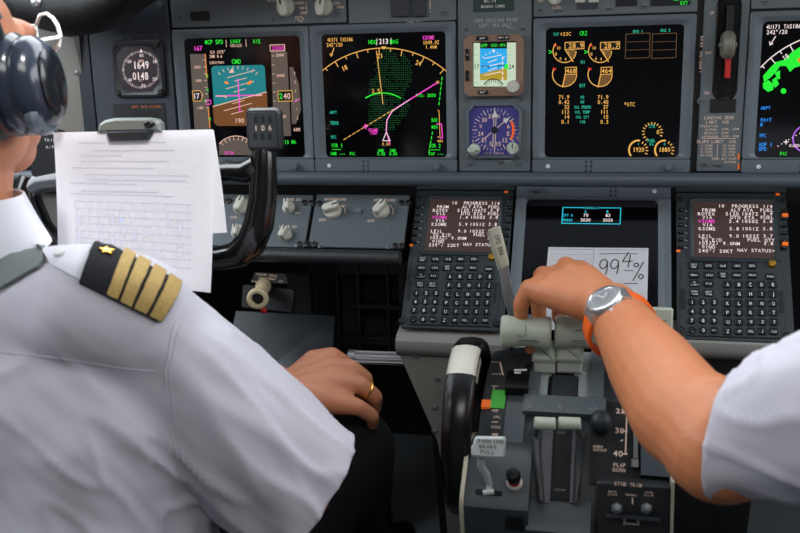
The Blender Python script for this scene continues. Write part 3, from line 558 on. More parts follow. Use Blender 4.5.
# lower lighting panels
LOWG = mat('lower_panel_grey', (80, 90, 95), .5, var=.05, scale=25, bump=.06, bscale=900)
F3 = Fr(P(310, 222, 1.285), (1, 0, 0), (0, math.sin(a53), math.cos(a53)))
def dz(t, f, px, py, w=9):
    x, y = f.uv(px, py, .004); k = f.k(px, py)
    for s in (-1, 1):
        o = MB().lathe([(k * 3, .003), (k * 3, .0058), (k * 2, .0062), (k * 1.6, .005), (.0004, .005)], (x + s * k * 3.1, y, 0), n=16).build('fastener', BLACK, t)
t, f = plate_thing('lighting_panel', 'lower panel with four small cream knobs, partly behind the control wheel', ((200, 222), (270, 195.5), (310, 222), (270, 248.5)), LOWG, fr=F3)
knob(t, f, 242, 207, 8, 75); knob(t, f, 238, 233.5, 6, 95); knob(t, f, 289, 208, 6, 100); knob(t, f, 285.5, 235, 6.5, 70)
legend(t, f, [('MAP LIGHTS', 246, 199, 2.4, 'c', 2.1), ('OFF', 233.5, 217.5, 2.6, 'c', 2.4), ('UPPER DU', 292, 199.6, 2.6, 'c', 2.2), ('OUTBD DU', 241, 226, 2.4, 'c', 2.1), ('LOWER DU', 288, 226.5, 2.6, 'c', 2.2), ('BRT', 298, 213, 2, 'c', 2)])
dz(t, f, 226, 201); dz(t, f, 303, 244.5); dz(t, f, 308, 203); screw(t, f, 297, 245.5, 1.5)
t, f = plate_thing('flood_light_panel', 'lower panel with two cream rotary knobs marked for background and flood lights', ((312.5, 222), (360, 195.5), (407.5, 222), (360, 249.5)), LOWG, fr=F3)
knob(t, f, 333, 211, 8.6, 20, L=.018); knob(t, f, 381.5, 211, 8.2, 55, L=.018)
legend(t, f, [('BACKGROUND', 335.5, 199.2, 2.8, 'c', 2.2), ('AFDS FLOOD', 384.5, 200, 2.8, 'c', 2.2), ('OFF', 322.5, 220, 2.8, 'c', 2.5), ('OFF', 371, 221, 2.8, 'c', 2.5), ('BRT', 343.5, 206, 2, 'c', 1.8)], lines=[([(342, 205), (345, 209), (345, 213)], .6), ([(390, 205), (393, 209), (393, 214)], .6)])
dz(t, f, 316.5, 203.5); dz(t, f, 405, 203); dz(t, f, 311.5, 244.5); dz(t, f, 398.5, 246)
for q in ((358.5, 212.5), (389, 229), (320, 246), (388, 247)): screw(t, f, *q, 1.5)
MB().rect(*f.uv(356, 210.5), *f.uv(362, 215), .004, .006, .0006).build('small_button', GREY, t)
KL = mat('knee_lip_carbon', (40, 44, 46), .35, var=.25, scale=260, bump=.5, bscale=420, coat=.2)
pa = P(190, 252.5, 1.275); pb = P(417, 252.5, 1.258)
rr = .0088
o = MB().loft([[(x, pa.y - rr * math.cos(i * PI / 8) * 1.2, pa.z + rr * math.sin(i * PI / 8) * (1.0 if i < 8 else 1.2)) for i in range(16)] for x in (-.76, -.2635)]).build('knee_lip', KL)
tag(o, 'black textured knee lip under the lower lighting panels', 'trim')
o = MB().box((-.52, -.07, .76), (.50, .07, .03)).build('panel_underside', BLACKM); tag(o, 'black underside tray behind the lower lighting panels', 'panel'); struct(o)
# rudder area
t = thing('pedal_adjuster', 'black bracket with cream spool crank knob and small red tip, under the knee lip', 'crank', Matrix.Translation(P(258, 296, 1.27)))
o0 = P(258, 296, 1.27)
fa = Fr(P(258, 292, 1.285), (1, -.12, 0), (0, .5, .86)); Ms = Matrix.Translation(-o0) @ fa.M
MB().rect(*fa.uv(240, 284), *fa.uv(289, 313), -.02, -.008, .004, .001).build('bracket', mat('charcoal_enamel', (27, 30, 33), .35), t, Ms)
pl = MB().plate([fa.uv(*q) for q in ((249, 283), (253, 272), (284, 273.5), (287, 284))], -.008, -.004, .0006).build('placard', BLACK, t, Ms)
kk = Marks(fa, -.0036); kk.tx(PAINT, 'RUDDER PEDAL', 267, 275, 1.9, cw=1.8).tx(PAINT, 'ADJUSTMENT', 267, 278.4, 1.9, cw=1.8).tx(PAINT, 'FWD', 254, 281.5, 1.6, cw=1.6).tx(PAINT, 'AFT', 281, 281.5, 1.6, cw=1.6); kk.build(pl, 'legend')
kx = P(264, 285, 1.29) - o0; ky = P(257.5, 299, 1.225) - o0; d_ = (ky - kx); L_ = d_.length
kn = MB().lathe([(.0105, 0), (.0112, L_ * .12), (.0095, L_ * .35), (.0085, L_ * .6), (.0105, L_ * .8), (.0145, L_ * .92), (.0145, L_ * 1.0), (.012, L_ * 1.03), (.0085, L_ * 1.03), (.0075, L_ * .9)], kx, d_, 28, cap=True).build('crank_knob', mat('cream_bakelite', (206, 190, 152), .45, var=.08), t)
MB().lathe([(.0076, L_ * .9), (.0076, L_ * .94), (.003, L_ * .95)], kx, d_, 20).build('knob_core', BLACK, kn)
MB().ball(P(263.5, 310.5, 1.235) - o0, (.0045, .003, .0045), 8).build('red_tip', REDM, t)
def slab(pts, th, d): 
    a = [V(p) for p in pts]; dd = V(d).normalized() * th; return MB().loft([a, [p + dd for p in a]])
t = thing('foot_rest', 'sloping worn blue-grey foot rest plate in the footwell, behind the left hand', 'foot rest', Matrix.Translation((-.42, -.10, 0)))
ob = V((-.42, -.10, 0)); WS = mat('worn_steel_blue', (46, 52, 57), .3, metal=.2, var=.25, scale=60, bump=.15)
slab([P(236, 311, 1.40) - ob, P(335, 316, 1.37) - ob, P(329, 400, 1.30) - ob, P(215, 410, 1.33) - ob], .012, (0, .8, -.6)).build('plate', WS, t)
MB().box((-.06, .20, .24), (.16, .05, .48), .006).build('support', BLACKM, t)
o = MB().box((-.19, .06, .30), (.13, .34, .60), .01).build('footwell_shade_box', mat('shade_black', (10, 10, 11), .85, var=.2)); tag(o, 'added black box standing in for the shade of the footwell, between the left hand and the grey housing', 'box')  # added block, near-black for the deep shade of the footwell
o = MB().box((.155, .06, .30), (.13, .34, .60), .01).build('footwell_shade_box', MATS['shade_black']); tag(o, 'added black box standing in for the shade of the right footwell, behind the bare elbow', 'box')  # second added block, its black standing for shade beside the right housing
fb = Fr(P(370, 310, 1.40), (1, 0, 0), (0, .25, .97)); t = thing('pedal_support_frame', 'black frame with two square recesses left of the keyboard unit, in the footwell', 'frame', fb.M)
g = MB()
for q in ((336, 262, 343, 368), (356, 262, 363, 350), (386, 262, 392, 350), (398, 262, 408, 350)): g.rect(*fb.uv(q[0], q[1]), *fb.uv(q[2], q[3]), -.01, .006, .002, .001)
g.build('upright', BLACK, t)
g = MB()
for q in ((338, 258, 410, 275), (350, 303, 408, 310), (338, 335, 408, 346)): g.rect(*fb.uv(q[0], q[1]), *fb.uv(q[2], q[3]), -.012, .004, .002, .001)
g.build('cross_plate', BLACK, t)
MB().rect(*fb.uv(300, 250), *fb.uv(415, 372), -.05, -.03).build('back_plate', BLACKM, t)
for q in ((289, 271, 314, 312), ): MB().rect(*fb.uv(q[0], q[1]), *fb.uv(q[2], q[3]), .0, .012, .003, .001).build('side_box', BLACKM, t)
pa, pb = P(352, 357, 1.27), P(412, 359, 1.25); t = thing('pedal_bar', 'ribbed shiny metal pedal bar between the left hand and the control stand', 'bar', Matrix.Translation(pa))
ax = (pb - pa); pr = []
b_ = MB(); x_, y_, z_ = frame_of(ax)
rg = [[V((0, 0, 0)) + z_ * s + x_ * ((.0095 if i % 3 else .0078) * math.cos(2 * PI * i / 36)) + y_ * ((.0095 if i % 3 else .0078) * math.sin(2 * PI * i / 36)) for i in range(36)] for s in (0, ax.length)]
b_.loft(rg).build('ribbed_bar', STEEL, t, ang=20)
MB().cyl(-ax.normalized() * .004, ax.normalized() * .006, .0105).build('end_cap', ALU, t)

# ================================================================ keyboard units
def dup(root, M, label, group=None):
    r = root.copy(); COL.objects.link(r); r.matrix_world = M; r['label'] = label
    if group: r['group'] = group
    def rec(src, dst):
        for ch in list(src.children):
            c = ch.copy(); COL.objects.link(c); c.parent = dst; rec(ch, c)
    rec(root, r); return r
FC = F2.sub(417.5, 186)
def cdu_text(f, scr, rows, dx=0.0):
    k = Marks(f, .0072)
    for t_, x, y, c, al in rows: k.tx(c, t_, x, y, 3.3, al, 3.05)
    k.build(scr)
t = thing('control_display_unit', 'left keyboard display unit in full light, white lettered keys under a brown screen', 'keyboard', FC.M, 'keyboard display units'); CDU = t
xr = FC.uv(514.5, 186)[0]; yb = FC.uv(503, 333)[1]
MB().rect(.0008, yb, xr, -.0095, 0, .005, .003, .001).build('body', CDUB, t)
MB().rect(.0008, -.0095, xr, -.0003, 0, .008, .002, .001).build('top_rail', CDUB, t)
sc_ = [FC.uv(*q, .006) for q in ((431.5, 199.5), (502, 252.5))]; scx0 = FC.uv(427.5, 226, .006)[0]; scx1 = FC.uv(497.5, 226, .006)[0]
s_ = rrect(scx0, sc_[1][1], scx1, sc_[0][1], .002, 3)
MB().loft([[(x, y, .004) for x, y in inset(s_, -.009)], [(x, y, .0085) for x, y in inset(s_, -.0055)], [(x, y, .0085) for x, y in inset(s_, -.003)], [(x, y, .0062) for x, y in s_]], False, False).build('screen_frame', CDUB, t)
scr = MB().plate(inset(s_, -.0002), .004, .0065).build('screen', EM['cdu'], t, ang=0); CSCR = scr
ROWS = [('10  PROGRESS 1/4', 500, 203.4, 'white', 'r'), ('FROM', 436.5, 206.7, 'white', 'l'), ('ALT', 462, 206.8, 'white', 'l'), ('ATA', 473, 206.8, 'white', 'l'), ('FUEL', 488, 206.8, 'white', 'l'),
 ('ROTEX', 432.6, 210.3, 'white', 'l'), ('5130', 457, 210.3, 'white', 'l'), ('1047Z', 471, 210.3, 'white', 'l'), ('3.9', 490, 210.3, 'white', 'l'), ('VIA', 436, 213.7, 'white', 'l'), ('DTG ETA', 461, 213.6, 'white', 'l'), ('FUEL', 487.4, 213.6, 'white', 'l'),
 ('VSOME', 432, 217.2, 'magenta', 'l'), ('1.4', 459, 217.2, 'white', 'l'), ('1050Z', 470, 217.2, 'white', 'l'), ('3.8', 489, 217.2, 'white', 'l'), ('VIA', 435.4, 220.6, 'white', 'l'), ('KSOME', 431.5, 224.2, 'white', 'l'), ('5.9', 458.5, 224.2, 'white', 'l'), ('1051Z', 469.5, 224.2, 'white', 'l'), ('3.8', 488, 224.2, 'white', 'l'),
 ('LEIL', 430.5, 231, 'white', 'l'), ('9.0', 457.5, 231, 'white', 'l'), ('1053Z', 469, 231, 'white', 'l'), ('3.7', 487.5, 231, 'white', 'l'), ('TO E/D', 432.5, 234.6, 'white', 'l'), ('FUEL QTY', 473, 234.6, 'white', 'l'), ('1053Z/ 9.0NM', 429.4, 237.6, 'white', 'l'), ('3.8', 487, 238, 'white', 'l'), ('WIND', 432, 241.2, 'white', 'l'), ('239°/ 22KT', 428.5, 244.8, 'white', 'l'), ('NAV STATUS>', 496.5, 245, 'white', 'r')]
cdu_text(FC, scr, ROWS)
def key(px, py, w, h, leg, lh=2.6, round_=False, cw=None):
    k = FC.k(px, py); x, y = FC.uv(px, py, .008)
    b = MB().rect(x - w * k / 2, y - h * k / 2 * 1.08, x + w * k / 2, y + h * k / 2 * 1.08, .005, .0095, (min(w, h) * .48 if round_ else 1.6) * k, .0009).build('key', KEYM, t)
    kk = Marks(FC, .0097); ls = leg.split('|')
    for i, s in enumerate(ls): kk.tx(WPAINT, s, px, py + (i - (len(ls) - 1) / 2) * 2.4, lh, cw=cw or lh * .8)
    if leg: kk.build(b, 'key_legend')
for i in range(6):
    y = 206.4 + i * 6.9; xl = 418.3 - i * .95; xr_ = 510.2 - i * 1.05
    key(xl, y, 5.6, 3.2, '-', 1.6); key(xr_, y + .8, 5.6, 3.2, '-', 1.6)
kk = Marks(FC, .0056)
for i in range(6):
    y = 207.5 + i * 6.9; kk.ln(WPAINT, [(422 - i * .95, y - .2), (424.5 - i * .95, y + .6), (427 - i * .9, y + 1)], .5); kk.ln(WPAINT, [(505.5 - i * 1.05, y), (502.8 - i * 1.0, y - .6)], .5)
kk.build(t, 'select_line')
for px, py in ((412, 247), (506.5, 194)): MB().rect(*FC.uv(px - 1.6, py - 1), *FC.uv(px + 1.6, py + 1), .005, .0062).build('indicator_lamp', ORLIGHT, t)
for px, py in ((419, 197), (511, 198)): MB().lathe([(.003, .005), (.003, .0075), (.0015, .0078)], (*FC.uv(px, py, .006), 0), n=12).build('screw', BLACK, t)
kp = [FC.uv(*q, .005) for q in ((412.5, 256), (501, 256), (496, 318), (492.5, 320.5), (491, 327.5), (408.5, 325), (407, 318.5), (403.5, 316))]
MB().plate(kp, .004, .0072, .0012).build('keypad_plate', CDUB, t)
for s, px in zip(('INIT|REF', 'RTE', 'CLB', 'CRZ', 'DES'), (422.3, 435.6, 448, 460.7, 473.8)): key(px, 259, 9.2, 6.2, s, 1.9 if '|' in s else 2.2)
for s, px in zip(('MENU', 'LEGS', 'DEP|ARR', 'HOLD', 'PROG'), (421.5, 435, 447.2, 459.4, 472.9)): key(px, 267.7, 9.2, 6.2, s, 1.9)
key(488.8, 269, 8.6, 5.6, 'EXEC', 1.9)
key(420.9, 275.6, 9, 6, 'N1|LIMIT', 1.8); key(433.5, 275.8, 9, 6, 'FIX', 2.2); key(420, 284.2, 9, 6.2, 'PREV|PAGE', 1.8); key(432.2, 284.5, 9, 6.2, 'NEXT|PAGE', 1.8)
for r_, (row, y, x0_, st) in enumerate((('ABCDE', 276.5, 450, 10.0), ('FGHIJ', 285.2, 449, 10.0), ('KLMNO', 294.2, 447.6, 10.1), ('PQRST', 302.6, 446.4, 10.2), ('UVWXY', 311.4, 445.6, 10.2))):
    for i, ch in enumerate(row): key(x0_ + i * st, y, 7.4, 6.8, ch, 3.5)
for i, s in enumerate(('Z', 'SP', 'DEL', '/', 'CLR')): key(444.4 + i * 10.2, 320.2, 7.4, 6.6, s, 3.4 if len(s) == 1 else 2.1)
for row, y, x0_ in (('123', 293, 416.4), ('456', 301.6, 415.4), ('789', 310.2, 414)):
    for i, ch in enumerate(row): key(x0_ + i * 9.8, y, 7, 6.8, ch, 3.5, True)
for i, s in enumerate(('.', '0', '+/-')): key(413.2 + i * 9.8, 319.2, 7, 6.6, s, 3.4 if len(s) == 1 else 2.0, True)
MB().lathe([(.005, .007), (.005, .010), (.004, .013), (.0015, .0135)], (*FC.uv(491.8, 257.5, .008), 0), n=18).build('brightness_knob', mat('brass_knob', (196, 150, 60), .3, metal=.8), t)
for px in (409.8, 496.2): MB().rect(*FC.uv(px - .9, 283 if px < 450 else 285), *FC.uv(px + .9, 302 if px < 450 else 305), .0072, .0078).build('slot', GAP, t)
for px, py in ((401.5, 321), (497, 324)): MB().lathe([(.0045, .005), (.0045, .0065), (.003, .008), (.0008, .008)], (*FC.uv(px, py, .006), 0), n=14).build('screw', BLACK, t)
FCR = Fr(FC.o + V((.3475, 0, 0)), FC.x, FC.y)
CDR = dup(CDU, FCR.M, 'right keyboard display unit, dimmer, with orange tabs beside the screen, near the white sleeve')
scr2 = [c for c in CDR.children if c.name.startswith('screen') and 'frame' not in c.name][0]
for c in list(scr2.children): bpy.data.objects.remove(c)
rows2 = []
for t_, x, y, c, al in ROWS:
    t_ = {'3.9': '3.9', '1.4': '2.4', '1050Z': '1050Z', '5.9': '5.8', '239°/ 22KT': '240°/ 20KT', '9.0': '9.0'}.get(t_, t_); rows2.append((t_, x, y, c, al))
cdu_text(FC, scr2, rows2)
for y in (218.5, 247): MB().rect(*FCR.uv(781, y - 2), *FCR.uv(787, y + 2), .005, .0105, .001, .001).build('orange_tab', ORLIGHT, CDR)
# lower display unit (mounted the other way up)
ul = F2.uv(517, 187); x0_ = F2.I @ V((-.1215, 0, 0)); lo = F2.off(x0_.x + UW, ul[1] - UH, 0)
FLD = Fr(lo.o, -F2.x, -F2.y)
t, scr = display_unit(4, FLD, 'lower display unit with black screen and cyan framed hydraulic figures', group=None)
FLS = Fr(lo.o, F2.x, F2.y); k = Marks(FLS, Z1)
k.ln('aqua', [(563, 207.5), (620.8, 208), (620, 224), (561.8, 223.3), (563, 207.5)], .8).pg('black', [(583, 206), (600, 206), (600, 209.5), (583, 209.5)], .0001).tx('aqua', 'HYDRAULIC', 591.5, 208, 2.2, cw=1.8, z=.0003)
k.tx('aqua', 'A', 585.5, 211.5, 2.8).tx('aqua', 'B', 607.5, 211.7, 2.8).tx('aqua', 'QTY %', 567.8, 215.3, 2.8, cw=2).tx('aqua', 'PRESS', 567.5, 220.1, 2.8, cw=2)
k.tx('white', '70', 586, 215.2, 3.5, cw=2.6).tx('white', '83', 608, 215.4, 3.5, cw=2.6).tx('white', '3030', 585.5, 220, 3.5, cw=2.6).tx('white', '3030', 607.8, 220.2, 3.5, cw=2.6)
for mb in k.m.values(): mb.v = [(-x, -y, z) for x, y, z in mb.v]      # the unit hangs the other way up, its picture does not
k.build(scr)
# hand-written note
fn = F2.sub(598, 300, .009); t = thing('note_sheet', 'small white paper with handwritten percentage, propped on the lower screen', 'paper', fn.M)
nt_ = [fn.uv(*q) for q in ((548.5, 247.2), (598, 247.8), (648.5, 248.2), (646.5, 330), (540.5, 330))]
MB().plate(nt_, 0, .0005).build('sheet', PAPER, t, ang=0)
k = Marks(fn, .0007)
def hw(pts, w=1.1): k.ln(INK, pts, w)
def loop(cx, cy, rx, ry, a0, a1, sl=0): return [(cx + rx * math.cos(math.radians(a0 + (a1 - a0) * i / 14)) + sl * math.sin(math.radians(a0 + (a1 - a0) * i / 14)), cy - ry * math.sin(math.radians(a0 + (a1 - a0) * i / 14))) for i in range(15)]
for cx in (603.5, 614.5): hw(loop(cx, 264, 3.7, 4.6, 30, 370, .8)); hw([(cx + 4, 261.5), (cx + 3.8, 268), (cx + 2.2, 274)])
hw([(628.5, 252.5), (622.5, 261.5), (632.5, 261)]); hw([(630.5, 255), (628, 267)]); hw([(624, 270.3), (633.5, 270.8)], .7)
hw([(643.5, 262), (633, 280.5)]); hw(loop(636.3, 265, 2.2, 1.9, 0, 360)); hw(loop(641, 276.5, 2.3, 2.1, 0, 360))
hw([(600.5, 254), (615, 253.6), (637.5, 253.8)], .7); hw([(624, 283.4), (637.5, 283.6)], .8)
k.ln(PRINT2, [(549.8, 249), (594, 249.5), (590, 300)], .4); k.ln(PRINT2, [(599, 249.6), (647, 250)], .4)
for i in range(5): k.ln(PRINT, [(550 - i * .5, 254 + i * 5.5), (592, 254.5 + i * 5.5)], .4)
k.build(t, 'handwriting')
# ---- housings under the keyboard units and the stand sides
for sx, px0, px1, lab in ((1, 397, 505, 'grey housing under the left keyboard unit, tapering down to the floor'), (-1, 673, 772, 'grey housing under the right keyboard unit, mostly behind the arm')):
    ce = F2.hit((px0 + px1) / 2, 334); xa = F2.hit(px0, 334).x; xb = F2.hit(px1, 334).x
    t = thing('stand_housing', lab, 'housing', Matrix.Translation((0, ce.y, ce.z)))
    prof = [(.03, -.001), (-.006, -.001), (-.014, -.005), (-.018, -.014), (-.017, -.022), (-.010, -.030), (.03, -.03)]
    MB().loft([[(x, a_, b_) for a_, b_ in prof] for x in (xa, xb)]).build('rounded_sill', STANDG, t)
    h0 = -.028
    if sx == 1: out = [(xa + .002, h0), (xb, h0), (xb, -.55), (xa + .058, -.55), (xa + .05, -.20), (xa + .047, -.165), (xa + .008, -.045)]
    else: out = [(xa, h0), (xb - .002, h0), (xb - .008, -.045), (xb - .047, -.165), (xb - .05, -.20), (xb - .058, -.55), (xa, -.55)]
    MB().loft([[(x, -.008 + z * .06, z) for x, z in out], [(x, .05, z) for x, z in out]]).build('side_panel', mat('stand_side_grey', (160, 158, 151), .5, var=.08, scale=14, bump=.06) if sx == 1 else BLACKM, t)  # right side panel painted black for the shade it lies in
    if sx == 1:
        fsd = Fr((0, ce.y - .0075, ce.z), (1, 0, 0), (0, .06, 1))
        for q in ((415.5, 356), (437.5, 378.5), (434.5, 407.5), (434.5, 431)):
            x, y = fsd.uv(*q); fo = fsd.M @ V((x, y, 0)); MB().lathe([(.0042, -.003), (.0042, .0012), (.002, .0022)], fo - V((0, ce.y, ce.z)), fsd.z, 12).build('rivet', STEEL, t)
# ================================================================ control stand
QY, QZ, QR = -.36, .52, .185
QL, QRT = -.128, .068
def cyl_hit(px, py, h=0.0):
    d = ray(px, py); R = QR + h; oy, oz = CAM.y - QY, CAM.z - QZ
    a = d.y ** 2 + d.z ** 2; b = 2 * (oy * d.y + oz * d.z); c = oy ** 2 + oz ** 2 - R * R; q = b * b - 4 * a * c
    t_ = (-b - math.sqrt(max(q, 0))) / (2 * a); p = CAM + d * t_
    return p.x, math.atan2(-(p.y - QY), p.z - QZ)
def cp(x, th, h=0.0): return V((x, QY - (QR + h) * math.sin(th), QZ + (QR + h) * math.cos(th)))
def cfr(px, py, h=0.0):
    x, th = cyl_hit(px, py, h); return Fr(cp(x, th, h), (1, 0, 0), (0, math.cos(th), math.sin(th)))
def cpatch(mb, x0, x1, t0, t1, h0, h1, n=14):
    rs = []
    for i in range(n + 1):
        th = t0 + (t1 - t0) * i / n; rs.append([cp(x0, th, h0), cp(x1, th, h0), cp(x1, th, h1), cp(x0, th, h1)])
    return mb.loft(rs)
def cpp(mb, pxl, pxr, py0, py1, h0, h1, n=10):
    """curved slab between pixel columns and rows on the quadrant"""
    xm = (pxl + pxr) / 2; t0 = cyl_hit(xm, py0, h1)[1]; t1 = cyl_hit(xm, py1, h1)[1]; ym = (py0 + py1) / 2
    return cpatch(mb, cyl_hit(pxl, ym, h1)[0], cyl_hit(pxr, ym, h1)[0], t0, t1, h0, h1, n)
def cmark(parent, items, m=PAINT, h=.001, name='legend'):
    g = MB()
    for s, px, py, hp, cw in items:
        fr = cfr(px, py, h); k = fr.k(px, py); b = MB().text(s, 0, 0, hp * k, 0, 'c', cw * k); g.add([fr.M @ V(v) for v in b.v], b.f)
    return g.build(name, m, parent, ang=0, fix=False)
def cline(g, pts, w, h=.001):
    for a, b in zip(pts, pts[1:]):
        fr = cfr((a[0] + b[0]) / 2, (a[1] + b[1]) / 2, h); m = MB().line([fr.uv(*a), fr.uv(*b)], w * fr.k(*a)); g.add([fr.M @ V(v) for v in m.v], m.f)
t = thing('control_stand', 'grey curved control stand between the pilots, carrying the levers', 'control stand'); STAND = t
prof = [cp(0, math.radians(a_)) for a_ in range(-52, 59, 3)]
prof = [(p.y, p.z) for p in prof] + [(-.53, .60), (-.60, .585), (-1.0, .585), (-1.0, .0), (-.215, .0)]
MB().loft([[(x, a_, b_) for a_, b_ in prof] for x in (QL, QRT)]).build('stand_body', mat('stand_dark_grey', (42, 48, 52), .5, var=.06, bump=.05), t, ang=30)
g = MB(); cpp(g, 527, 604, 344, 413, 0, .0012, 14); g.build('cover_plate', QUADG, t)
g = MB(); cpp(g, 541, 591, 340, 397, .0004, .0016, 14); g.build('lever_slot', BLACKM, t)
for q in ((526, 541), (590, 604)):
    g = MB(); cpp(g, q[0], q[1], 340, 412, .001, .007, 14); g.build('slot_rail', PLATEG, t)
g = MB(); cpp(g, 524.5, 606, 396, 413, .001, .0085, 6); pl = g.build('slot_plate', PLATEG, t)
for q in ((531, 406), (561.5, 406.5), (593, 408), (532.5, 391), (592.5, 394)):
    fr = cfr(q[0], q[1], .0085 if q[1] > 400 else .007); k_ = fr.k(*q)
    MB().lathe([(4.2 * k_, -.001), (4.2 * k_, .0003), (3.4 * k_, .0008), (2.4 * k_, .0012), (.5 * k_, .0012)], fr.o, fr.z, 16).build('screw', SCREWM, pl)
for q in ((541.5, 549), (579, 590)):
    g = MB(); cpp(g, q[0], q[1], 352, 397, .001, .004, 10); g.build('slot_edge', mat('light_slot_edge', (150, 158, 160), .5), t)
g = MB(); cpp(g, 552, 577, 375, 397, .001, .006, 8); g.build('slot_floor', mat('slot_floor_grey', (44, 48, 52), .5), t)
# stab trim scale
g = MB(); cpp(g, 489, 506.5, 338, 452, 0, .0012, 16); sc_ = g.build('trim_scale', BLACK, t)
g = MB(); cpp(g, 491, 505.5, 390, 408, .0012, .002, 6); g.build('green_band', GREENM, sc_)
g = MB()
for i in range(9): cline(g, [(492, 350 + i * 12), (498, 350 + i * 12)], 1.0, .0015)
cline(g, [(500, 362), (503, 375)], 1.4, .0015); g.build('scale_mark', PAINT, sc_, ang=0, fix=False)
cmark(sc_, [('APL', 497, 417, 3, 2.6), ('NOSE', 496, 427, 2.8, 2.4), ('UP', 495, 436, 3, 2.6), ('0', 500, 374, 3, 3), ('5', 494, 388, 3, 3), ('10', 495, 411, 3, 2.8)], PAINT, .0016)
g = MB(); cpp(g, 481.5, 490.5, 399.5, 407, 0, .004, 3); tp = g.build('trim_pointer', ORLIGHT, t)
g = MB(); cpp(g, 506.5, 526, 340, 470, 0, .004, 16); g.build('side_rail', QUADG, t)
# armed / flight detent guard
g = MB(); cpp(g, 508, 530.5, 343, 388, .003, .016, 8); gd = g.build('lever_guard', BLACKG, t)
g = MB()
for a_ in (((515, 347), (526, 346.5)), ((515, 370), (520, 370)), ((515, 372.5), (520, 372.5)), ((521, 370), (526, 369.8))): cline(g, a_, 3.0, .0165)
g.build('guard_mark', WPAINT, gd, ang=0, fix=False)
# start lever gate
g = MB(); cpp(g, 541, 551.5, 428, 503, .0, .005, 10); g.build('gate_cheek', mat('gate_grey', (88, 88, 96), .5), t)
g = MB(); cpp(g, 571, 581, 428, 503, .0, .005, 10); g.build('gate_cheek', MATS['gate_grey'], t)
g = MB(); cpp(g, 552, 570.5, 424, 500, .0, .003, 10); gp = g.build('gate_plate', BLACKM, t)
cmark(gp, [('IDLE', 561, 432.5, 2.6, 2.2), ('CUTOFF', 560, 490, 2.0, 2.0)], mat('dim_legend2', (150, 146, 140), .7), .0034)
bx0, bx1 = cyl_hit(528, 510)[0], cyl_hit(591, 510)[0]
MB().loft([[(x, a_, b_) for a_, b_ in ((-.47, .655), (-.515, .648), (-.525, .64), (-.527, .618), (-.47, .60))] for x in (bx0, bx1)]).build('aft_ledge', mat('ledge_grey', (58, 66, 71), .45), t)
# flap gate
g = MB(); cpp(g, 590, 641, 402, 486, .0, .003, 12); fp = g.build('flap_plate', BLACKM, t)
cmark(fp, [('25', 620.5, 411, 6.2, 5), ('30', 619.5, 430.5, 6.2, 5), ('40', 618, 453.5, 6.2, 5), ('FLAP', 619.5, 465, 4, 3.2), ('DOWN', 619, 470, 4, 3.2), ('HORN', 598, 446.5, 2.8, 2.4), ('CUTOUT', 600, 450, 2.8, 2.3)], PAINT, .0034)
g = MB(); cline(g, [(627, 408), (626.6, 420), (626.2, 432), (625.8, 444), (625.5, 454)], 1.3, .0034)
for y in (412, 431, 454): cline(g, [(622.5, y), (627, y)], 1.5, .0034)
cline(g, [(621, 441), (622.5, 440)], 1.5, .0034); g.build('flap_scale', PAINT, fp, ang=0, fix=False)
g = MB()
cpp(g, 633.5, 638, 428, 458, .0, .006, 6); g.build('detent_strip', ALU, t)
g = MB(); cpp(g, 631.5, 638.5, 459, 467, .0, .009, 3); g.build('detent_stop', ALU, t)
g = MB(); cpp(g, 641, 672, 432, 476, .0, .008, 6); g.build('side_plate', QUADG, t)
fr = cfr(601, 428, .003); k_ = fr.k(601, 428)
MB().lathe([(9 * k_, 0), (9.5 * k_, .006), (11 * k_, .012), (10.5 * k_, .018), (7 * k_, .022), (2 * k_, .0235)], fr.o, fr.z, 20).build('horn_button', mat('dark_knob_grey', (46, 52, 56), .45), t)
# parking brake box
px0, px1 = P(468, 480, .95).x, P(531, 480, .94).x
bp = [(-.40, .66), (-.45, .688), (-.468, .688), (-.512, .668), (-.520, .66), (-.522, .645), (-.522, .45), (-.40, .45)]
MB().loft([[(x, a_, b_) for a_, b_ in bp] for x in (px0, px1)]).build('brake_box', mat('brake_box_grey', (56, 63, 68), .45, var=.06, bump=.05), t, ang=30)
MB().loft([[(x, a_ - .003, b_ + .003) for a_, b_ in bp] for x in (px0 - .004, px0)]).build('edge_strip', mat('cream_edge', (196, 190, 168), .5), t)
g = MB(); fs_ = Fr((0, -.5222, .62), (1, 0, 0), (0, 0, 1)); q0, q1 = fs_.uv(505, 516), fs_.uv(524, 530)
MB().rect(q0[0], q0[1], q1[0], q1[1], 0, .001).build('small_placard', BLACK, t, fs_.M)
# brake slot, handle
fbx = Fr((0, -.490, .6782), (1, 0, 0), (0, .91, .414))
MB().rect(*fbx.uv(475.5, 489), *fbx.uv(502, 496.5), -.002, .0012, .002, .0006).build('brake_slot', BLACKG, t, fbx.M)
t2 = thing('parking_brake_lever', 'white parking brake lever with lettered tab on bent white rod', 'lever', Matrix.Translation(fbx.hit(489, 493)))
oo = fbx.hit(489, 493)
MB().tube([p - oo for p in (fbx.hit(489, 493), P(489.5, 484, .925), P(486, 474, .915), P(481, 466, .905), P(481, 455, .90))], [.003, .0036, .0038, .0038, .0038], 10).build('lever_rod', mat('lever_white', (206, 212, 212), .4), t2)
MB().cyl(fbx.hit(483, 493, .002) - oo, fbx.hit(494, 491.5, .002) - oo, .0028).build('pivot_pin', MATS['lever_white'], t2)
fh = Fr(P(489, 447, .89), (1, .05, 0), (0, .55, .83)); Mh = Matrix.Translation(-oo) @ fh.M
tp_ = [fh.uv(*q) for q in ((476, 436.5), (504.5, 437), (505.8, 439.5), (505, 456), (503, 457.5), (473, 456), (471.5, 454), (471.5, 446), (473.5, 444), (474.5, 438))]
tb = MB().plate(tp_, -.007, .004, .0015).build('lever_tab', MATS['lever_white'], t2, Mh)
kk = Marks(fh, .0042)
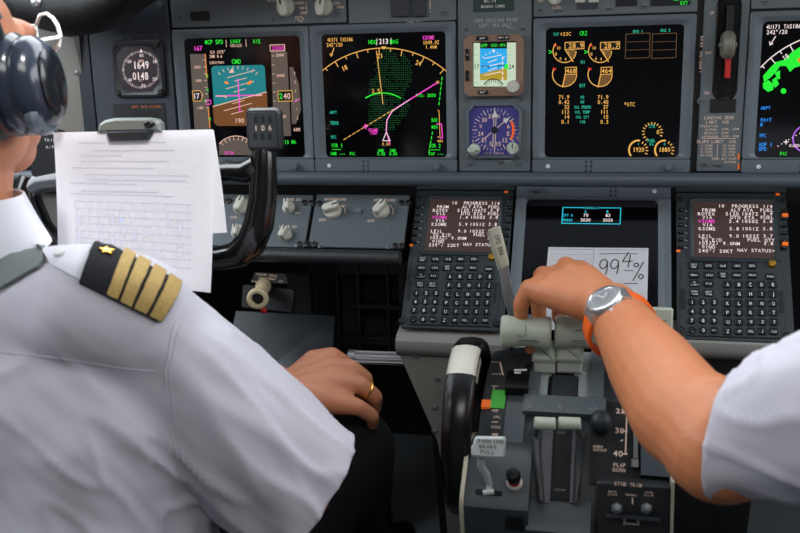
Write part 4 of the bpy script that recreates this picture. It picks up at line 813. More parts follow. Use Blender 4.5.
for s, x, y in (('PARKING', 490.5, 441.5), ('BRAKE', 488, 446.7), ('PULL', 487.5, 452)): kk.tx(DPAINT, s, x, y, 3.8, cw=3.7)
kk.build(tb, 'legend')
# parking light
fr = Fr(fbx.hit(514.5, 484, 0), (1, 0, 0), (0, .91, .414)); t3 = thing('warning_lamp', 'red-lensed warning lamp on a white collar, right of the parking brake', 'lamp', fr.M); k_ = fr.k(514, 480)
MB().lathe([(8 * k_, 0), (8.5 * k_, .003), (7.5 * k_, .006), (6 * k_, .007)], n=20).build('collar', mat('lamp_collar', (206, 200, 192), .5), t3)
MB().lathe([(6.3 * k_, .006), (6.6 * k_, .014), (6.4 * k_, .015)], n=20).build('red_lens', REDLENS, t3)
MB().lathe([(7.2 * k_, .014), (7.4 * k_, .022), (6.2 * k_, .025), (2 * k_, .0255)], n=20).build('lamp_cap', BLACKG, t3)
# stab trim panel
fst = Fr(P(632, 508, .905), (1, 0, 0), (0, .42, .91)); t4 = thing('trim_switch_panel', 'black panel lettered for stabiliser trim with two toggle switches', 'switch panel', fst.M)
q0, q1 = fst.uv(596, 481), fst.uv(669, 560)
MB().rect(q0[0], q0[1], q1[0], q1[1], -.05, 0, .004, .002).build('panel_box', mat('trim_panel_black', (34, 37, 40), .5), t4)
MB().rect(q1[0], q1[1], q1[0] + .003, q0[1] + .005, -.05, .001, 0, .0005).build('edge_strip', MATS['cream_edge'], t4)
kk = Marks(fst, .0004); kk.tx(PAINT, 'STAB TRIM', 628, 484.5, 4, cw=3.1).tx(PAINT, 'MAIN', 612.5, 491.5, 2, cw=2).tx(PAINT, 'ELECT', 612.5, 494.5, 2, cw=2).tx(PAINT, 'NORMAL', 631.5, 495, 2, cw=2).tx(PAINT, 'AUTO', 649, 492.5, 2, cw=2).tx(PAINT, 'PILOT', 649, 495.5, 2, cw=2).ln(PAINT, [(632.5, 498), (632.5, 504)], 1.2).tx(PAINT, 'CUTOUT', 632, 524, 2, cw=2); kk.build(t4, 'legend')
for px in (617, 646.5):
    x, y = fst.uv(px, 508); k_ = fst.k(px, 508)
    b = MB().lathe([(6 * k_, 0), (6 * k_, .003), (4.4 * k_, .0035), (4.4 * k_, .006), (3 * k_, .0065)], (x, y, 0), n=6).build('switch_collar', ALU, t4)
    MB().tube([(x, y, .004), (x, y + .004, .014), (x, y + .006, .019), (x, y + .0065, .0215)], [.0022, .0028, .0036, .002], 12).build('toggle', STEEL, b)
MB().rect(*fst.uv(606, 513), *fst.uv(660, 517.5), 0, .010, .003, .001).build('guard_bar', mat('guard_grey', (54, 58, 62), .4), t4)
for px in (624.5, 638): MB().rect(*fst.uv(px - 1.2, 516), *fst.uv(px + 1.2, 524), 0, .005, .0006).build('guard_post', ALU, t4)
# trim wheel
cw_ = P(469, 425, 1.045); RW = .1; t5 = thing('trim_wheel', 'large black stabiliser trim wheel with white rim mark, left of the control stand', 'wheel', Matrix.Translation(cw_))
hw_ = .0158
prf = [(.02, -hw_ * .4), (RW * .78, -hw_ * .5), (RW * .86, -hw_ * .95), (RW * .95, -hw_), (RW * .985, -hw_ * .75), (RW, -hw_ * .2), (RW, hw_ * .2), (RW * .985, hw_ * .75), (RW * .95, hw_), (RW * .86, hw_ * .95), (RW * .78, hw_ * .5), (.02, hw_ * .4)]
MB().lathe(prf[1:-1], (0, 0, 0), (1, 0, 0), 72, cap=False).build('wheel_rim', BLACKG, t5, ang=50)
MB().lathe([(RW * .80, -hw_ * .5), (RW * .84, -hw_ * .3), (RW * .84, hw_ * .3), (RW * .80, hw_ * .5)], (0, 0, 0), (1, 0, 0), 60).build('wheel_disc', BLACKM, t5)
u_, v_ = V((0, .4726, .8809)), V((0, -.8809, .4726)); g = MB(); rs = []
for i in range(13):
    ph = math.radians(21 + 27 * i / 12); d_ = u_ * math.cos(ph) + v_ * math.sin(ph)
    rs.append([d_ * (r_ + .0008) + V((x_, 0, 0)) for r_, x_ in [(RW * .80, -hw_ * 1.0)] + prf[2:-2] + [(RW * .80, hw_ * 1.02)]])
g.loft(rs, closed=False, cap0=False, cap1=False).build('rim_mark', mat('rim_mark_white', (226, 222, 208), .35), t5, ang=60)
MB().lathe([(.03, -hw_ * .3), (.03, hw_ * .9), (.012, hw_ * 1.1), (.012, .03)], (0, 0, 0), (1, 0, 0), 28).build('hub', BLACKM, t5)
# thrust levers
def thrust(pxa, pxb, lab, n):
    a, b = P(pxa, 331.5, 1.02), P(pxb, 331.5 + (pxb - pxa) * .03, 1.02 - (pxb - pxa) * .00018); t_ = thing('thrust_lever', lab, 'lever', Matrix.Translation(V((a + b) / 2) + V((0, .02, -.06)))); o_ = V((a + b) / 2) + V((0, .02, -.06))
    L_ = (b - a).length; pr = [(.0155, 0), (.0178, .0015), (.0184, .006), (.0170, L_ * .25), (.0156, L_ * .5), (.0168, L_ * .74), (.0184, L_ - .005), (.0174, L_ - .0012), (.0155, L_)]
    gp_ = MB().lathe(pr, a - o_, b - a, 32).build('lever_grip', GGREEN, t_)
    fg_ = Fr((a + b) / 2, b - a, (0, .55, .8)); fgg = Fr(fg_.o + fg_.z * .0162, fg_.x, fg_.y); kk = Marks(fgg, 0)
    mx = (pxa + pxb) / 2
    if n == 1: kk.tx(DPAINT, '<A/T', mx - 5, 336, 2.6, cw=2.6).tx(DPAINT, 'DISENGAGE', mx + 2, 340.5, 2, cw=1.9).ln(DPAINT, [(mx - .5, 325), (mx - .5, 332)], .6).ln(DPAINT, [(mx - 8, 341.2), (mx + 13, 341.4)], .8)
    else: kk.ln(DPAINT, [(mx - 8, 341), (mx + 8, 341)], .8).arc(DPAINT, mx, 334, 4, 20, 160, .6, 8)
    g = MB()
    for c_, mb in kk.m.items():
        g.add([fgg.M @ V(v) - o_ for v in mb.v], mb.f)
    g.build('grip_marking', DPAINT, gp_, ang=0, fix=False)
    cx = P(541.5 if n == 1 else 577, 345, 1.02).x - o_.x
    w = .0115 if n == 1 else .0155
    fq = Fr(P(556, 360, 1.025), (1, 0, 0), (0, .55, .83)); Mq = Matrix.Translation(-o_) @ fq.M; q = ((532.5, 340, 555.3, 363), (533.5, 362, 555.3, 374), (540.5, 372, 551, 386)) if n == 1 else ((556.8, 340, 583, 363), (557, 362, 582, 374), (574, 372, 585, 386))
    MB().rect(*fq.uv(*q[0][:2]), *fq.uv(*q[0][2:]), -.026, .004, .002, .003).build('lever_head', GGREEN, t_, Mq)
    MB().rect(*fq.uv(*q[1][:2]), *fq.uv(*q[1][2:]), -.026, .001, .002, .002).build('reverser_link', mat('grip_shadow_grey', (160, 166, 156), .45), t_, Mq)
    MB().rect(*fq.uv(*q[2][:2]), *fq.uv(*q[2][2:]), -.03, -.004, .001, .001).build('lever_arm', mat('arm_pale', (176, 182, 176), .45), t_, Mq)
    return t_
thrust(501, 551.5, 'left thrust lever with pale green grip, under the fingers', 1)
thrust(554.5, 604, 'right thrust lever with pale green grip, under the orange watch strap', 2)
# start levers
for pxa, pxb, lab in ((534, 556, 'left engine start lever with short pale grip below the screwed slot plate'), (558, 581, 'right engine start lever with short pale grip beside the round black button')):
    a, b = P(pxa, 423, .945), P(pxb, 424, .941); left = pxa < 550; o_ = cp(a.x, .6); t_ = thing('start_lever', lab, 'lever', Matrix.Translation(o_)); L_ = (b - a).length
    MB().lathe([(.005, 0), (.0066, .001), (.0066, L_ - .001), (.005, L_)], a - o_, b - a, 20).build('lever_grip', GGREEN, t_)
    e = a if left else b; s = 1 if left else -1; q = [e + V((s * .004, 0, 0)), e + V((-s * .001, -.006, -.012)), P(535.5 if left else 580, 440, .942), P(538.5 if left else 578, 470, .935), P(541 if left else 576, 501, .925)]
    MB().tube([p - o_ for p in q], [.0045, .0045, .0042, .004, .0035], 10).build('lever_arm', mat('start_arm_grey', (62, 66, 68), .35, metal=.3), t_)
# speed brake lever
b0, b1, b2, b3 = P(517, 326, 1.075), P(507, 290, 1.055), P(503.5, 266, 1.035), P(494, 231, 1.00); t_ = thing('speed_brake_lever', 'tall pale green speed brake lever leaning left across the keyboard unit', 'lever', Matrix.Translation(b0))
def flatbar(path, ws, th, nrm):
    n_ = V(nrm).normalized(); rs = []
    for i, p in enumerate(path):
        p = V(p); d_ = (V(path[min(i + 1, len(path) - 1)]) - V(path[max(i - 1, 0)])).normalized(); s_ = d_.cross(n_).normalized(); w, h = ws[i] / 2, th[i] / 2
        rs.append([p + s_ * x + n_ * y for x, y in rrect(-w, -h, w, h, min(w, h) * .5, 2)])
    return MB().loft(rs)
vw = (CAM - b2).normalized() + V((0, 0, .55))
flatbar([V((0, 0, 0)), b1 - b0, b2 - b0], [.0125, .012, .0115], [.006, .006, .006], vw).build('lever_shaft', mat('satin_shaft', (170, 178, 188), .3, metal=.5), t_)
hd = flatbar([b2 + (b2 - b3) * .08 - b0, b2 - b0, (b2 + b3) / 2 - b0, b3 - b0, b3 + (b3 - b2) * .03 - b0], [.009, .0135, .0148, .0155, .011], [.012, .016, .017, .016, .012], vw).build('lever_handle', mat('pale_handle_green', (216, 226, 208), .42, var=.03), t_)
ax_ = (b2 - b3).normalized(); ff = Fr((b2 + b3) / 2 + vw.normalized() * .0088, ax_, vw.cross(ax_)); g = MB().text('SPD BRK', 0, .001, .0048, 0, 'c', .0046); g2 = MB().add([ff.M @ V(v) - b0 for v in g.v], g.f); g2.build('legend', DPAINT, hd, ang=0, fix=False)
# flap lever
c0 = P(661, 324, 1.0); t_ = thing('flap_lever', 'pale green flap lever head right of the wrist, lettered at its edge', 'lever', Matrix.Translation(c0 + V((0, .02, -.06)))); o_ = c0 + V((0, .02, -.06))
ffl = Fr(c0, (1, 0, 0), (0, .45, .9)); Mf = Matrix.Translation(-o_) @ ffl.M
hd = MB().rect(*ffl.uv(628, 341), *ffl.uv(673.5, 308.5), -.016, .0, .002, .002).build('lever_head', GGREEN, t_, Mf)
kk = Marks(ffl, .0003); kk.tx(DPAINT, 'FLAP', 658, 322, 4.2, cw=4.6); kk.build(hd, 'legend')
MB().box((-.008, .005, -.01), (.012, .02, .11), .003, Matrix.Rotation(.2, 3, 'X')).build('lever_arm', ALU, t_)
# ================================================================ yoke, clipboard, people
# ---- captain's control wheel
yo = P(150, 215, 1.03)
t = thing('yoke', 'black control wheel with grey button pod, in front of the left pilot', 'control wheel', Matrix.Translation(yo))
def rel(px, py, z): return P(px, py, z) - yo
YB = mat('yoke_black', (15, 15, 16), .2, coat=.5)
MB().tube([rel(200, 259, 1.02), rel(222, 258, 1.01), rel(238, 254, 1.0), rel(251, 243, .99), rel(259, 224, .985), rel(263, 200, .985), rel(264, 175, .98), rel(264, 150, .98)], [.0135, .0135, .015, .0165, .0165, .0155, .0145, .013], 16).build('right_grip', YB, t)
MB().tube([rel(150, 180, 1.03), rel(200, 174, 1.015), rel(232, 171, .995), rel(246, 172, .985), rel(258, 166, .98)], [.012, .0115, .011, .0125, .0135], 14).build('right_spoke', YB, t)
fp_ = Fr(P(262.5, 129, .962), (1, .02, 0), (-.06, .30, .95)); Mp = Matrix.Translation(-yo) @ fp_.M
pd_ = rrect(*[c for q in ((246.5, 151.5), (279, 107.5)) for c in fp_.uv(*q)], .0062, 6)
MB().loft([[(x, y, -.020) for x, y in inset(pd_, .003)], [(x, y, -.004) for x, y in pd_], [(x, y, 0) for x, y in inset(pd_, .0025)]]).build('button_pod', mat('pod_charcoal', (44, 47, 52), .35, coat=.2), t, Mp)
face = MB().plate(inset(pd_, .004), -.001, .0008, .0006).build('pod_face', mat('pod_face_grey', (58, 62, 66), .5), t, Mp)
g = MB()
for i in range(3):
    for j in range(3 if False else 2):
        x, y = fp_.uv(256 + i * 7.2 - j * .5, 119.5 + j * 17); kf = fp_.k(260, 130); b = MB().rect(x - 1.6 * kf, y - 3.2 * kf, x + 1.6 * kf, y + 3.2 * kf, .0007, .0012, 1.2 * kf).build('pod_slot', GAP, face)
kk = Marks(fp_, .0013); kk.tx(PAINT, '106', 263, 128, 5, cw=7); kk.build(face, 'counter_digit')
# left half
MB().tube([rel(150, 262, 1.04), rel(95, 262, 1.06), rel(58, 250, 1.07), rel(40, 230, 1.08), rel(31, 208, 1.085), rel(27, 190, 1.085), rel(31, 178, 1.085)], [.0135, .0135, .015, .0165, .016, .0145, .013], 16).build('left_grip', YB, t)
MB().tube([rel(150, 180, 1.03), rel(95, 181, 1.055), rel(60, 180, 1.07), rel(42, 182, 1.08), rel(31, 190, 1.085)], [.012, .0115, .0115, .0125, .013], 14).build('left_spoke', mat('yoke_highlight_grey', (92, 96, 100), .25, coat=.4), t)  # grey stands in for the silvery highlight on the black wheel
fl_ = Fr(P(42, 148, 1.06), (1, .02, 0), (-.06, .30, .95)); Ml = Matrix.Translation(-yo) @ fl_.M
pl_ = rrect(*[c for q in ((30, 178), (58, 128)) for c in fl_.uv(*q)], .0062, 6)
lp_ = MB().loft([[(x, y, -.02) for x, y in inset(pl_, .003)], [(x, y, -.004) for x, y in pl_], [(x, y, 0) for x, y in inset(pl_, .0025)]]).build('button_pod', BLACK, t, Ml)
kk = Marks(fl_, .0003)
for i, s in enumerate(('COM', 'TRIM', 'A/P')): kk.tx(WPAINT, s, 50, 133 + i * 7, 2.6, cw=3)
kk.build(lp_, 'legend')
MB().lathe([(.055, -.02), (.06, .0), (.055, .02), (.03, .028)], rel(150, 215, 1.04), (0, -.9, .35), 28, 1.0, 1.1).build('hub', YB, t)
MB().tube([rel(150, 225, 1.05), rel(150, 300, 1.16), rel(152, 420, 1.30)], [.028, .03, .034], 16).build('column', BLACK, t)
# ---- clipboard and papers on the wheel
F5 = Fr(P(140, 200, .965), (1, .015, 0), (0, .34, .94)); 
t = thing('clipboard', 'clipboard with grey spring clip fixed to the left control wheel', 'clipboard', F5.M)
bq = [F5.uv(*q) for q in ((64, 137), (208, 135), (210, 282), (70, 282))]
MB().plate(bq, -.006, -.003).build('board', mat('board_brown_grey', (70, 72, 76), .6), t)
cl = [F5.uv(*q) for q in ((100, 133), (102, 124), (108, 120), (118, 118), (150, 117.5), (159, 119), (163, 123), (164, 132))]
MB().plate(cl, -.003, .008, .003).build('clip_back', mat('clip_grey', (116, 124, 120), .35, metal=.2), t)
cf = [F5.uv(*q) for q in ((110, 131.5), (156, 130), (156, 133), (151, 140), (113, 141))]
o = MB().plate(cf, .004, .0095, .0015).build('clip_jaw', mat('clip_dark', (58, 64, 70), .25, metal=.5), t)
MB().ball((*F5.uv(153, 124), .008), (.006, .004, .004), 8).build('clip_spring', BLACKG, t)
def sheet(name, label, q, h, curl, lines):
    tl, tr, br, bl = [V((*F5.uv(*p), 0)) for p in q]; n = 14; vs = []; top = []
    for j in range(n + 1):
        b = j / n; row = []
        for i in range(n + 1):
            a = i / n; p = tl.lerp(tr, a).lerp(bl.lerp(br, a), b); row.append(V((p.x, p.y, h + curl * (b ** 2.2) * .5 + .0015 * math.sin(a * 4 + b * 3) * b)))
        top.append(row)
    g = MB(); N1 = n + 1; flat = [p for r in top for p in r]; vs = flat + [p - V((0, 0, .0006)) for p in flat]; fs = []; m = N1 * N1
    for j in range(n):
        for i in range(n):
            a = j * N1 + i; fs.append((a, a + N1, a + N1 + 1, a + 1)); fs.append((m + a, m + a + 1, m + a + N1 + 1, m + a + N1))
    rim = [i for i in range(N1)] + [j * N1 + n for j in range(1, N1)] + [n * N1 + i for i in range(n - 1, -1, -1)] + [j * N1 for j in range(n - 1, 0, -1)]
    for a, b in zip(rim, rim[1:] + rim[:1]): fs.append((a, b, b + m, a + m))
    g.add(vs, fs); t_ = thing(name, label, 'paper', F5.M); sh = g.build('sheet', PAPER, t_, ang=60)
    def at(a, b):
        x = a * n; y = b * n; i = min(int(x), n - 1); j = min(int(y), n - 1); u, v = x - i, y - j
        return top[j][i].lerp(top[j][i + 1], u).lerp(top[j + 1][i].lerp(top[j + 1][i + 1], u), v) + V((0, 0, .0006))
    pr = {}
    for m_, a, b, w, hh in lines:
        k = max(1, int(max(w, hh) * 16)); mb = pr.setdefault(m_.name, (m_, MB()))[1]
        for s in range(k):
            a0, b0 = (a + w * s / k, b) if w > hh else (a, b + hh * s / k); w_, h_ = (w / k, hh) if w > hh else (w, hh / k)
            mb.add([at(a0, b0), at(a0, b0 + h_), at(a0 + w_, b0 + h_), at(a0 + w_, b0)], [(0, 1, 2, 3)])
    for m_, mb in pr.values(): mb.build('printed_form', m_, sh, ang=0, fix=False)
    return t_
random.seed(11)
LN = []
for b in (.07, .12, .19, .235, .28, .34, .41): LN += [(PRINT, .07 + random.random() * .2, b, .3 + random.random() * .45, .005)]
for b in (.15, .31, .385): LN += [(PRINT, .1 + random.random() * .1, b, .25 + random.random() * .4, .008)]
for i in range(11): LN += [(PRINT, .12 + i * .072, .46, .005, .40)]
for i in range(9): LN += [(PRINT, .12, .46 + i * .05, .76, .004)]
for i in range(26): LN += [(PRINT, .13 + random.randrange(10) * .072 + .01, .48 + random.random() * .36, .016, .02 + random.random() * .05)]
LN += [(mat('pale_blue_print', (196, 202, 238), .8), .40, .565, .03, .03)]
sheet('paper_sheet', 'back white sheet peeking out to the right behind the clipped form', ((66, 133), (213.5, 130.5), (229, 232), (70, 240)), .000, .01, [])
sheet('paper_sheet', 'large white printed form clipped over the left control wheel', ((55.5, 132.5), (214, 129.5), (216.5, 290), (66, 276)), .004, .022, LN)

# ---------------------------------------------------------------- bodies
def head(mb, c, fwd, s=1.0, nose=True):
    """skull, face, jaw, nose, ears around the point between the ears"""
    f = V(fwd).normalized(); z = V((0, 0, 1)); r = f.cross(z).normalized(); u = r.cross(f); M = Matrix((r, f, u)).transposed()
    E = lambda x, y, zz, a, b, c_: mb.ball(V(c) + M @ (V((x, y, zz)) * s), (a * s, b * s, c_ * s), 12, M)
    E(0, -.012, .035, .074, .094, .078); E(0, .03, .0, .066, .068, .075); E(0, .045, -.045, .056, .052, .055); E(0, .068, -.082, .028, .026, .026)
    E(0, .082, .03, .050, .018, .016)
    for sx in (-1, 1):
        E(sx * .034, .078, -.016, .022, .020, .020); E(sx * .077, -.008, -.005, .010, .020, .032); E(sx * .05, .0, -.055, .02, .04, .03)
    mb.cap(V(c) + M @ (V((0, .092, .018)) * s), .008 * s, V(c) + M @ (V((0, .112, -.022)) * s), .013 * s)
    for sx in (-1, 1): E(sx * .011, .104, -.027, .009, .011, .008)
    E(0, .092, -.052, .024, .013, .006); E(0, .091, -.062, .021, .012, .007)
    return M
def eyes(par, c, M, s=1.0):
    for sx in (-1, 1):
        e = MB().ball(V(c) + M @ V((sx * .032 * s, .076 * s, .008 * s)), .0125 * s, 10).build('eye', EYEW, par)
        MB().ball(V(c) + M @ V((sx * .032 * s, .0855 * s, .008 * s)), .005 * s, 8).build('iris', mat('brown_iris', (60, 40, 26), .2), e)
def torso_rings(rs, n=28): return [[V((cx + rx * (abs(math.cos(a)) ** .85) * (1 if math.cos(a) > 0 else -1), cy + ry * math.sin(a), z)) for a in [2 * PI * i / n for i in range(n)]] for z, cx, cy, rx, ry in rs]
def cut_open(me, c, nrm, rad):
    """open the hem: drop the cloth beyond the plane near c"""
    b = bmesh.new(); b.from_mesh(me); n = V(nrm).normalized(); c = V(c)
    sel = [f for f in b.faces if (f.calc_center_median() - c).length < rad]
    gs_ = set(sel); ge = set(e for f in sel for e in f.edges); gv = set(v for f in sel for v in f.verts)
    bmesh.ops.bisect_plane(b, geom=list(gs_) + list(ge) + list(gv), plane_co=c, plane_no=n)
    kill = [f for f in b.faces if (f.calc_center_median() - c).length < rad and (f.calc_center_median() - c).dot(n) > 1e-5]
    bmesh.ops.delete(b, geom=kill, context='FACES'); b.to_mesh(me); b.free()
def wrinkle(me, fn):
    me.update(); ns = [v.normal.copy() for v in me.vertices]
    for v, n in zip(me.vertices, ns): v.co += n * fn(v.co)
    me.update()
def tree_of(o):
    me = o.data; return BVHTree.FromPolygons([v.co.copy() for v in me.vertices], [tuple(p.vertices) for p in me.polygons])
def shoot(tr, px, py):
    d = ray(px, py).normalized(); h, n, i, dist = tr.ray_cast(CAM, d); return h, n
def ridge(p, d, w, seed=0):
    """long soft folds running along direction d"""
    d = V(d).normalized(); q = p - d * (p.dot(d) * .82); v = noise.noise(q * w + V((seed, 0, 0))); return v

# ---- captain (left seat)
cap_ = thing('person', 'pilot in white shirt with four gold bars, headset on, right hand on knee', 'person', Matrix.Translation((-.55, -.62, .42)))
cap0 = V((-.55, -.62, .42))
HC = V((-.597, -.50, 1.10))
mb = MB()
MH = head(mb, HC, (.12, 1, -.10))
mb.chain([(V((-.585, -.575, .90)), .052), (V((-.598, -.556, .96)), .055), (V((-.590, -.510, 1.055)), .055)])
mb.loft(torso_rings([(.45, -.55, -.62, .11, .08), (.60, -.55, -.61, .11, .08), (.80, -.55, -.59, .13, .075), (.88, -.555, -.575, .11, .05), (.91, -.57, -.565, .06, .045)]))
SJ = P(146, 348, .835); EL = P(292, 490, .885)
mb.chain([(V((-.555, -.575, .89)), .05), (SJ, .042), (EL, .036)])
W1 = P(274, 398, 1.035)
mb.chain([(EL, .038), (EL.lerp(W1, .35), .040), (EL.lerp(W1, .75), .031), (W1, .027)])
mb.chain([(V((-.555, -.575, .89)), .05), (V((-.715, -.58, .87)), .042), (V((-.80, -.50, .68)), .036), (V((-.72, -.34, .70)), .027), (V((-.69, -.29, .70)), .024)])
for i in range(4): mb.chain([(V((-.70 + i * .016, -.29, .70)), .011), (V((-.69 + i * .018, -.235, .705)), .0095), (V((-.685 + i * .018, -.21, .685)), .008), (V((-.685 + i * .018, -.22, .665)), .007)])
# right hand, palm down, fingers bent over the knee
DXH, DYH = -4, 5
hk = [((318, 357), (336, 350.5), (350, 359), (352, 372), 1.075, .0092), ((334, 364), (355, 363.5), (369, 374), (370, 388), 1.06, .0098), ((340, 378), (364, 380), (379, 392), (379, 404), 1.045, .0094), ((338, 397), (362, 402), (376, 411), (377, 419), 1.03, .0086)]
for a, b, c, d, z, r in hk:
    a, b, c, d = [(q[0] + DXH, q[1] + DYH) for q in (a, b, c, d)]
    mb.chain([(W1 + (P(*a, z) - W1) * .08, .018), (P((a[0] + 278) / 2 + 6, (a[1] + 394) / 2 - 2, z - .005), .0175), (P(*a, z), .0148), (P(*b, z + .004), r * 1.12), (P(*c, z + .016), r * 1.0), (P(*d, z + .032), r * .85)])
mb.chain([(W1 + V((0, .005, 0)), .017), (P(286, 383, 1.06), .014), (P(279, 373, 1.085), .0105), (P(276, 371, 1.10), .008)])
me = blob(mb, .0028, 5); 
for v in me.vertices: v.co -= cap0
body = link('body', me, SKIN1, cap_)
eyes(body, HC - cap0, MH)
# hair: close-cropped cap over the back and top of the skull
hm = MB(); 
for k_ in range(1): hm.ball(HC + MH @ V((0, -.02, .042)) - cap0, (.0755, .092, .077), 16, MH)
hm2 = blob(hm, .004, 2); b = bmesh.new(); b.from_mesh(hm2)
bmesh.ops.delete(b, geom=[f for f in b.faces if (lambda q: q.y > .035 + .03 * q.z / .08 or q.z < -.03)(MH.transposed() @ (f.calc_center_median() + cap0 - HC))], context='FACES'); b.to_mesh(hm2); b.free()
link('hair', hm2, HAIR, cap_)
# shirt
sm = MB()
sm.loft(torso_rings([(.36, -.55, -.63, .19, .135), (.48, -.55, -.63, .185, .135), (.62, -.55, -.625, .18, .128), (.74, -.55, -.61, .185, .122), (.83, -.553, -.595, .185, .11), (.885, -.56, -.583, .165, .09), (.925, -.575, -.572, .12, .072), (.95, -.59, -.563, .08, .062)]))
HEM = P(304, 497, .895); U1 = P(154, 350, .845); U2 = P(230, 424, .868)
sm.chain([(V((-.525, -.575, .905)), .052), (P(82, 309, .808), .055), (P(130, 319, .822), .059), (U1, .0615), (U1.lerp(U2, .5), .065), (U2, .066), (U2.lerp(HEM, .6), .0665), (HEM, .067), (HEM + (HEM - U2) * .45, .066)], 14)
sm.chain([(V((-.60, -.575, .905)), .05), (V((-.70, -.585, .875)), .060), (V((-.77, -.56, .76)), .066), (V((-.80, -.50, .68)), .066)], 14)
me = blob(sm, .0048, 10)
ad = (HEM - U1).normalized(); hn = (HEM - U1).normalized() + V((.15, .1, 0))
def cap_fold(p):
    s_ = max(0.0, min(1.0, 1 - abs((p - U2).dot(ad)) / .22)); v = 0.0
    v += .0085 * ridge(p, ad, 24, 1) * (.35 + .65 * s_) + .005 * noise.noise(p * 14 + V((3, 1, 2))) + .002 * ridge(p, ad, 70, 3)
    d = (p - U1).dot(ad); ap = U1 + ad * d
    bk = max(0.0, min(1.0, (.86 - p.z) / .1)); v += .011 * bk * ridge(p, (0.35, .1, -1), 24, 8)
    rg = 1 - abs(ridge(p, ad, 30, 14)) * 3.2; v += .0045 * max(0, rg) ** 2 * (.3 + .7 * s_)
    rg = 1 - abs(ridge(p, (0.5, .1, -1), 26, 21)) * 3.2; v += .004 * max(0, rg) ** 2 * bk
    return v * min(1, max(0, ((p - EPC).length - .045) / .05)) * 1.0
EPC = P(128, 283, .80)
wrinkle(me, cap_fold); cut_open(me, HEM, hn, .13)
for v in me.vertices: v.co -= cap0
shirt = link('shirt', me, SHIRT, cap_, ang=60)
sd = shirt.modifiers.new('cloth', 'SOLIDIFY'); sd.thickness = .0016; sd.offset = -1
trs = tree_of(shirt)
def on_shirt(px, py, h=0.0):
    p, n = shoot_rel(px, py); return p + n * h
def shoot_rel(px, py):
    d = ray(px, py).normalized(); h, n, i, dist = trs.ray_cast(CAM - cap0, d)
    if h: return h, n
    h, n, i, dist = trs.find_nearest(P(px, py, .815) - cap0); return h, n
def cloth_patch(q, h0, th, m, name, par, nx=14, ny=8, dome=0.0):
    """strip of cloth lying on the shirt, corners given on the photo"""
    tl, tr, br, bl = [V((*c, 0)) for c in q]; top = []; bot = []
    for j in range(ny + 1):
        for i in range(nx + 1):
            c = tl.lerp(tr, i / nx).lerp(bl.lerp(br, i / nx), j / ny); p, n = shoot_rel(c.x, c.y); e = dome * math.sin(PI * j / ny)
            top.append(p + n * (h0 + th + e)); bot.append(p + n * (h0 - .004))
    N1 = nx + 1; m_ = N1 * (ny + 1); fs = []
    for j in range(ny):
        for i in range(nx):
            a = j * N1 + i; fs.append((a, a + N1, a + N1 + 1, a + 1)); fs.append((m_ + a, m_ + a + 1, m_ + a + N1 + 1, m_ + a + N1))
    rim = list(range(N1)) + [j * N1 + nx for j in range(1, ny + 1)] + [ny * N1 + i for i in range(nx - 1, -1, -1)] + [j * N1 for j in range(ny - 1, 0, -1)]
    for a, b_ in zip(rim, rim[1:] + rim[:1]): fs.append((a, b_, b_ + m_, a + m_))
    return MB().add(top + bot, fs).build(name, m, par, ang=50)
def seam(pts, r=.0011, name='seam', m=SHIRTB):
    path = []
    for a, b_ in zip(pts, pts[1:]):
        for i in range(8):
            p, n = shoot_rel(a[0] + (b_[0] - a[0]) * i / 8, a[1] + (b_[1] - a[1]) * i / 8); path.append(p + n * .0002)
    return MB().tube(path, r, 6).build(name, m, shirt)
EPQ = lambda a, b_: ((lambda t0: t0)([(96 + a * 82, 242.5 + a * 43 + (a * (1 - a)) * -14), (96 + b_ * 82, 242.5 + b_ * 43 + (b_ * (1 - b_)) * -14), (79 + b_ * 80, 284 + b_ * 38.5 + b_ * (1 - b_) * -4), (79 + a * 80, 284 + a * 38.5 + a * (1 - a) * -4)]))
cloth_patch(((42, 250), (98, 243), (82, 282), (52, 266)), .0015, .0015, SHIRTB, 'shoulder_strap', shirt, 8, 6, .002)
ep = cloth_patch(EPQ(0, 1), .002, .0035, EPAUL, 'epaulette', shirt, 22, 10, .004)
for a in (.345, .515, .685, .855): cloth_patch(EPQ(a, a + .135), .0058, .0009, GOLDB, 'gold_bar', ep, 6, 10, .004)
g = MB(); p, n = shoot_rel(105, 260); fe = Fr(p + n * .0095, (.8, .3, -.5), (0, .5, .8)); fe = Fr(p + n * .0095, fe.x - n * fe.x.dot(n), n.cross(fe.x - n * fe.x.dot(n)))
st = [( (.0075 if i % 2 == 0 else .0032) * math.cos(PI / 5 * i + .5), (.006 if i % 2 == 0 else .003) * math.sin(PI / 5 * i + .5)) for i in range(10)]
g.plate(st, -.001, .0012, .0004); MB().add([fe.M @ V(v) for v in g.v], g.f).build('star_badge', GOLD, ep)
p, n = shoot_rel(62, 259); MB().lathe([(.0052, .003), (.0052, .0078), (.0035, .0084)], p, n, 14).build('shirt_button', WPAINT, shirt)
seam([(0, 352), (60, 358), (120, 368), (160, 372)], .0005, 'seam', SHIRT); seam([(186, 300), (172, 330), (165, 370), (170, 420), (180, 470), (192, 505)], .0006, 'seam', SHIRT); seam([(190, 303), (177, 332), (170, 370), (175, 420), (185, 468)], .0005, 'seam', SHIRT)
# collar
nk = V((-.596, -.545, .985)) - cap0
cr = []
for r_, z_, yy in ((.083, -.035, .0), (.078, -.01, -.002), (.071, .018, 0.0), (.069, .018, 0.0), (.070, -.03, 0)):
    cr.append([nk + V((r_ * math.cos(2 * PI * i / 36), r_ * 1.0 * math.sin(2 * PI * i / 36) + yy, z_ - .020 * math.sin(2 * PI * i / 36))) for i in range(36)])
MB().loft(cr, False, False).build('collar', SHIRTB, shirt, ang=60)
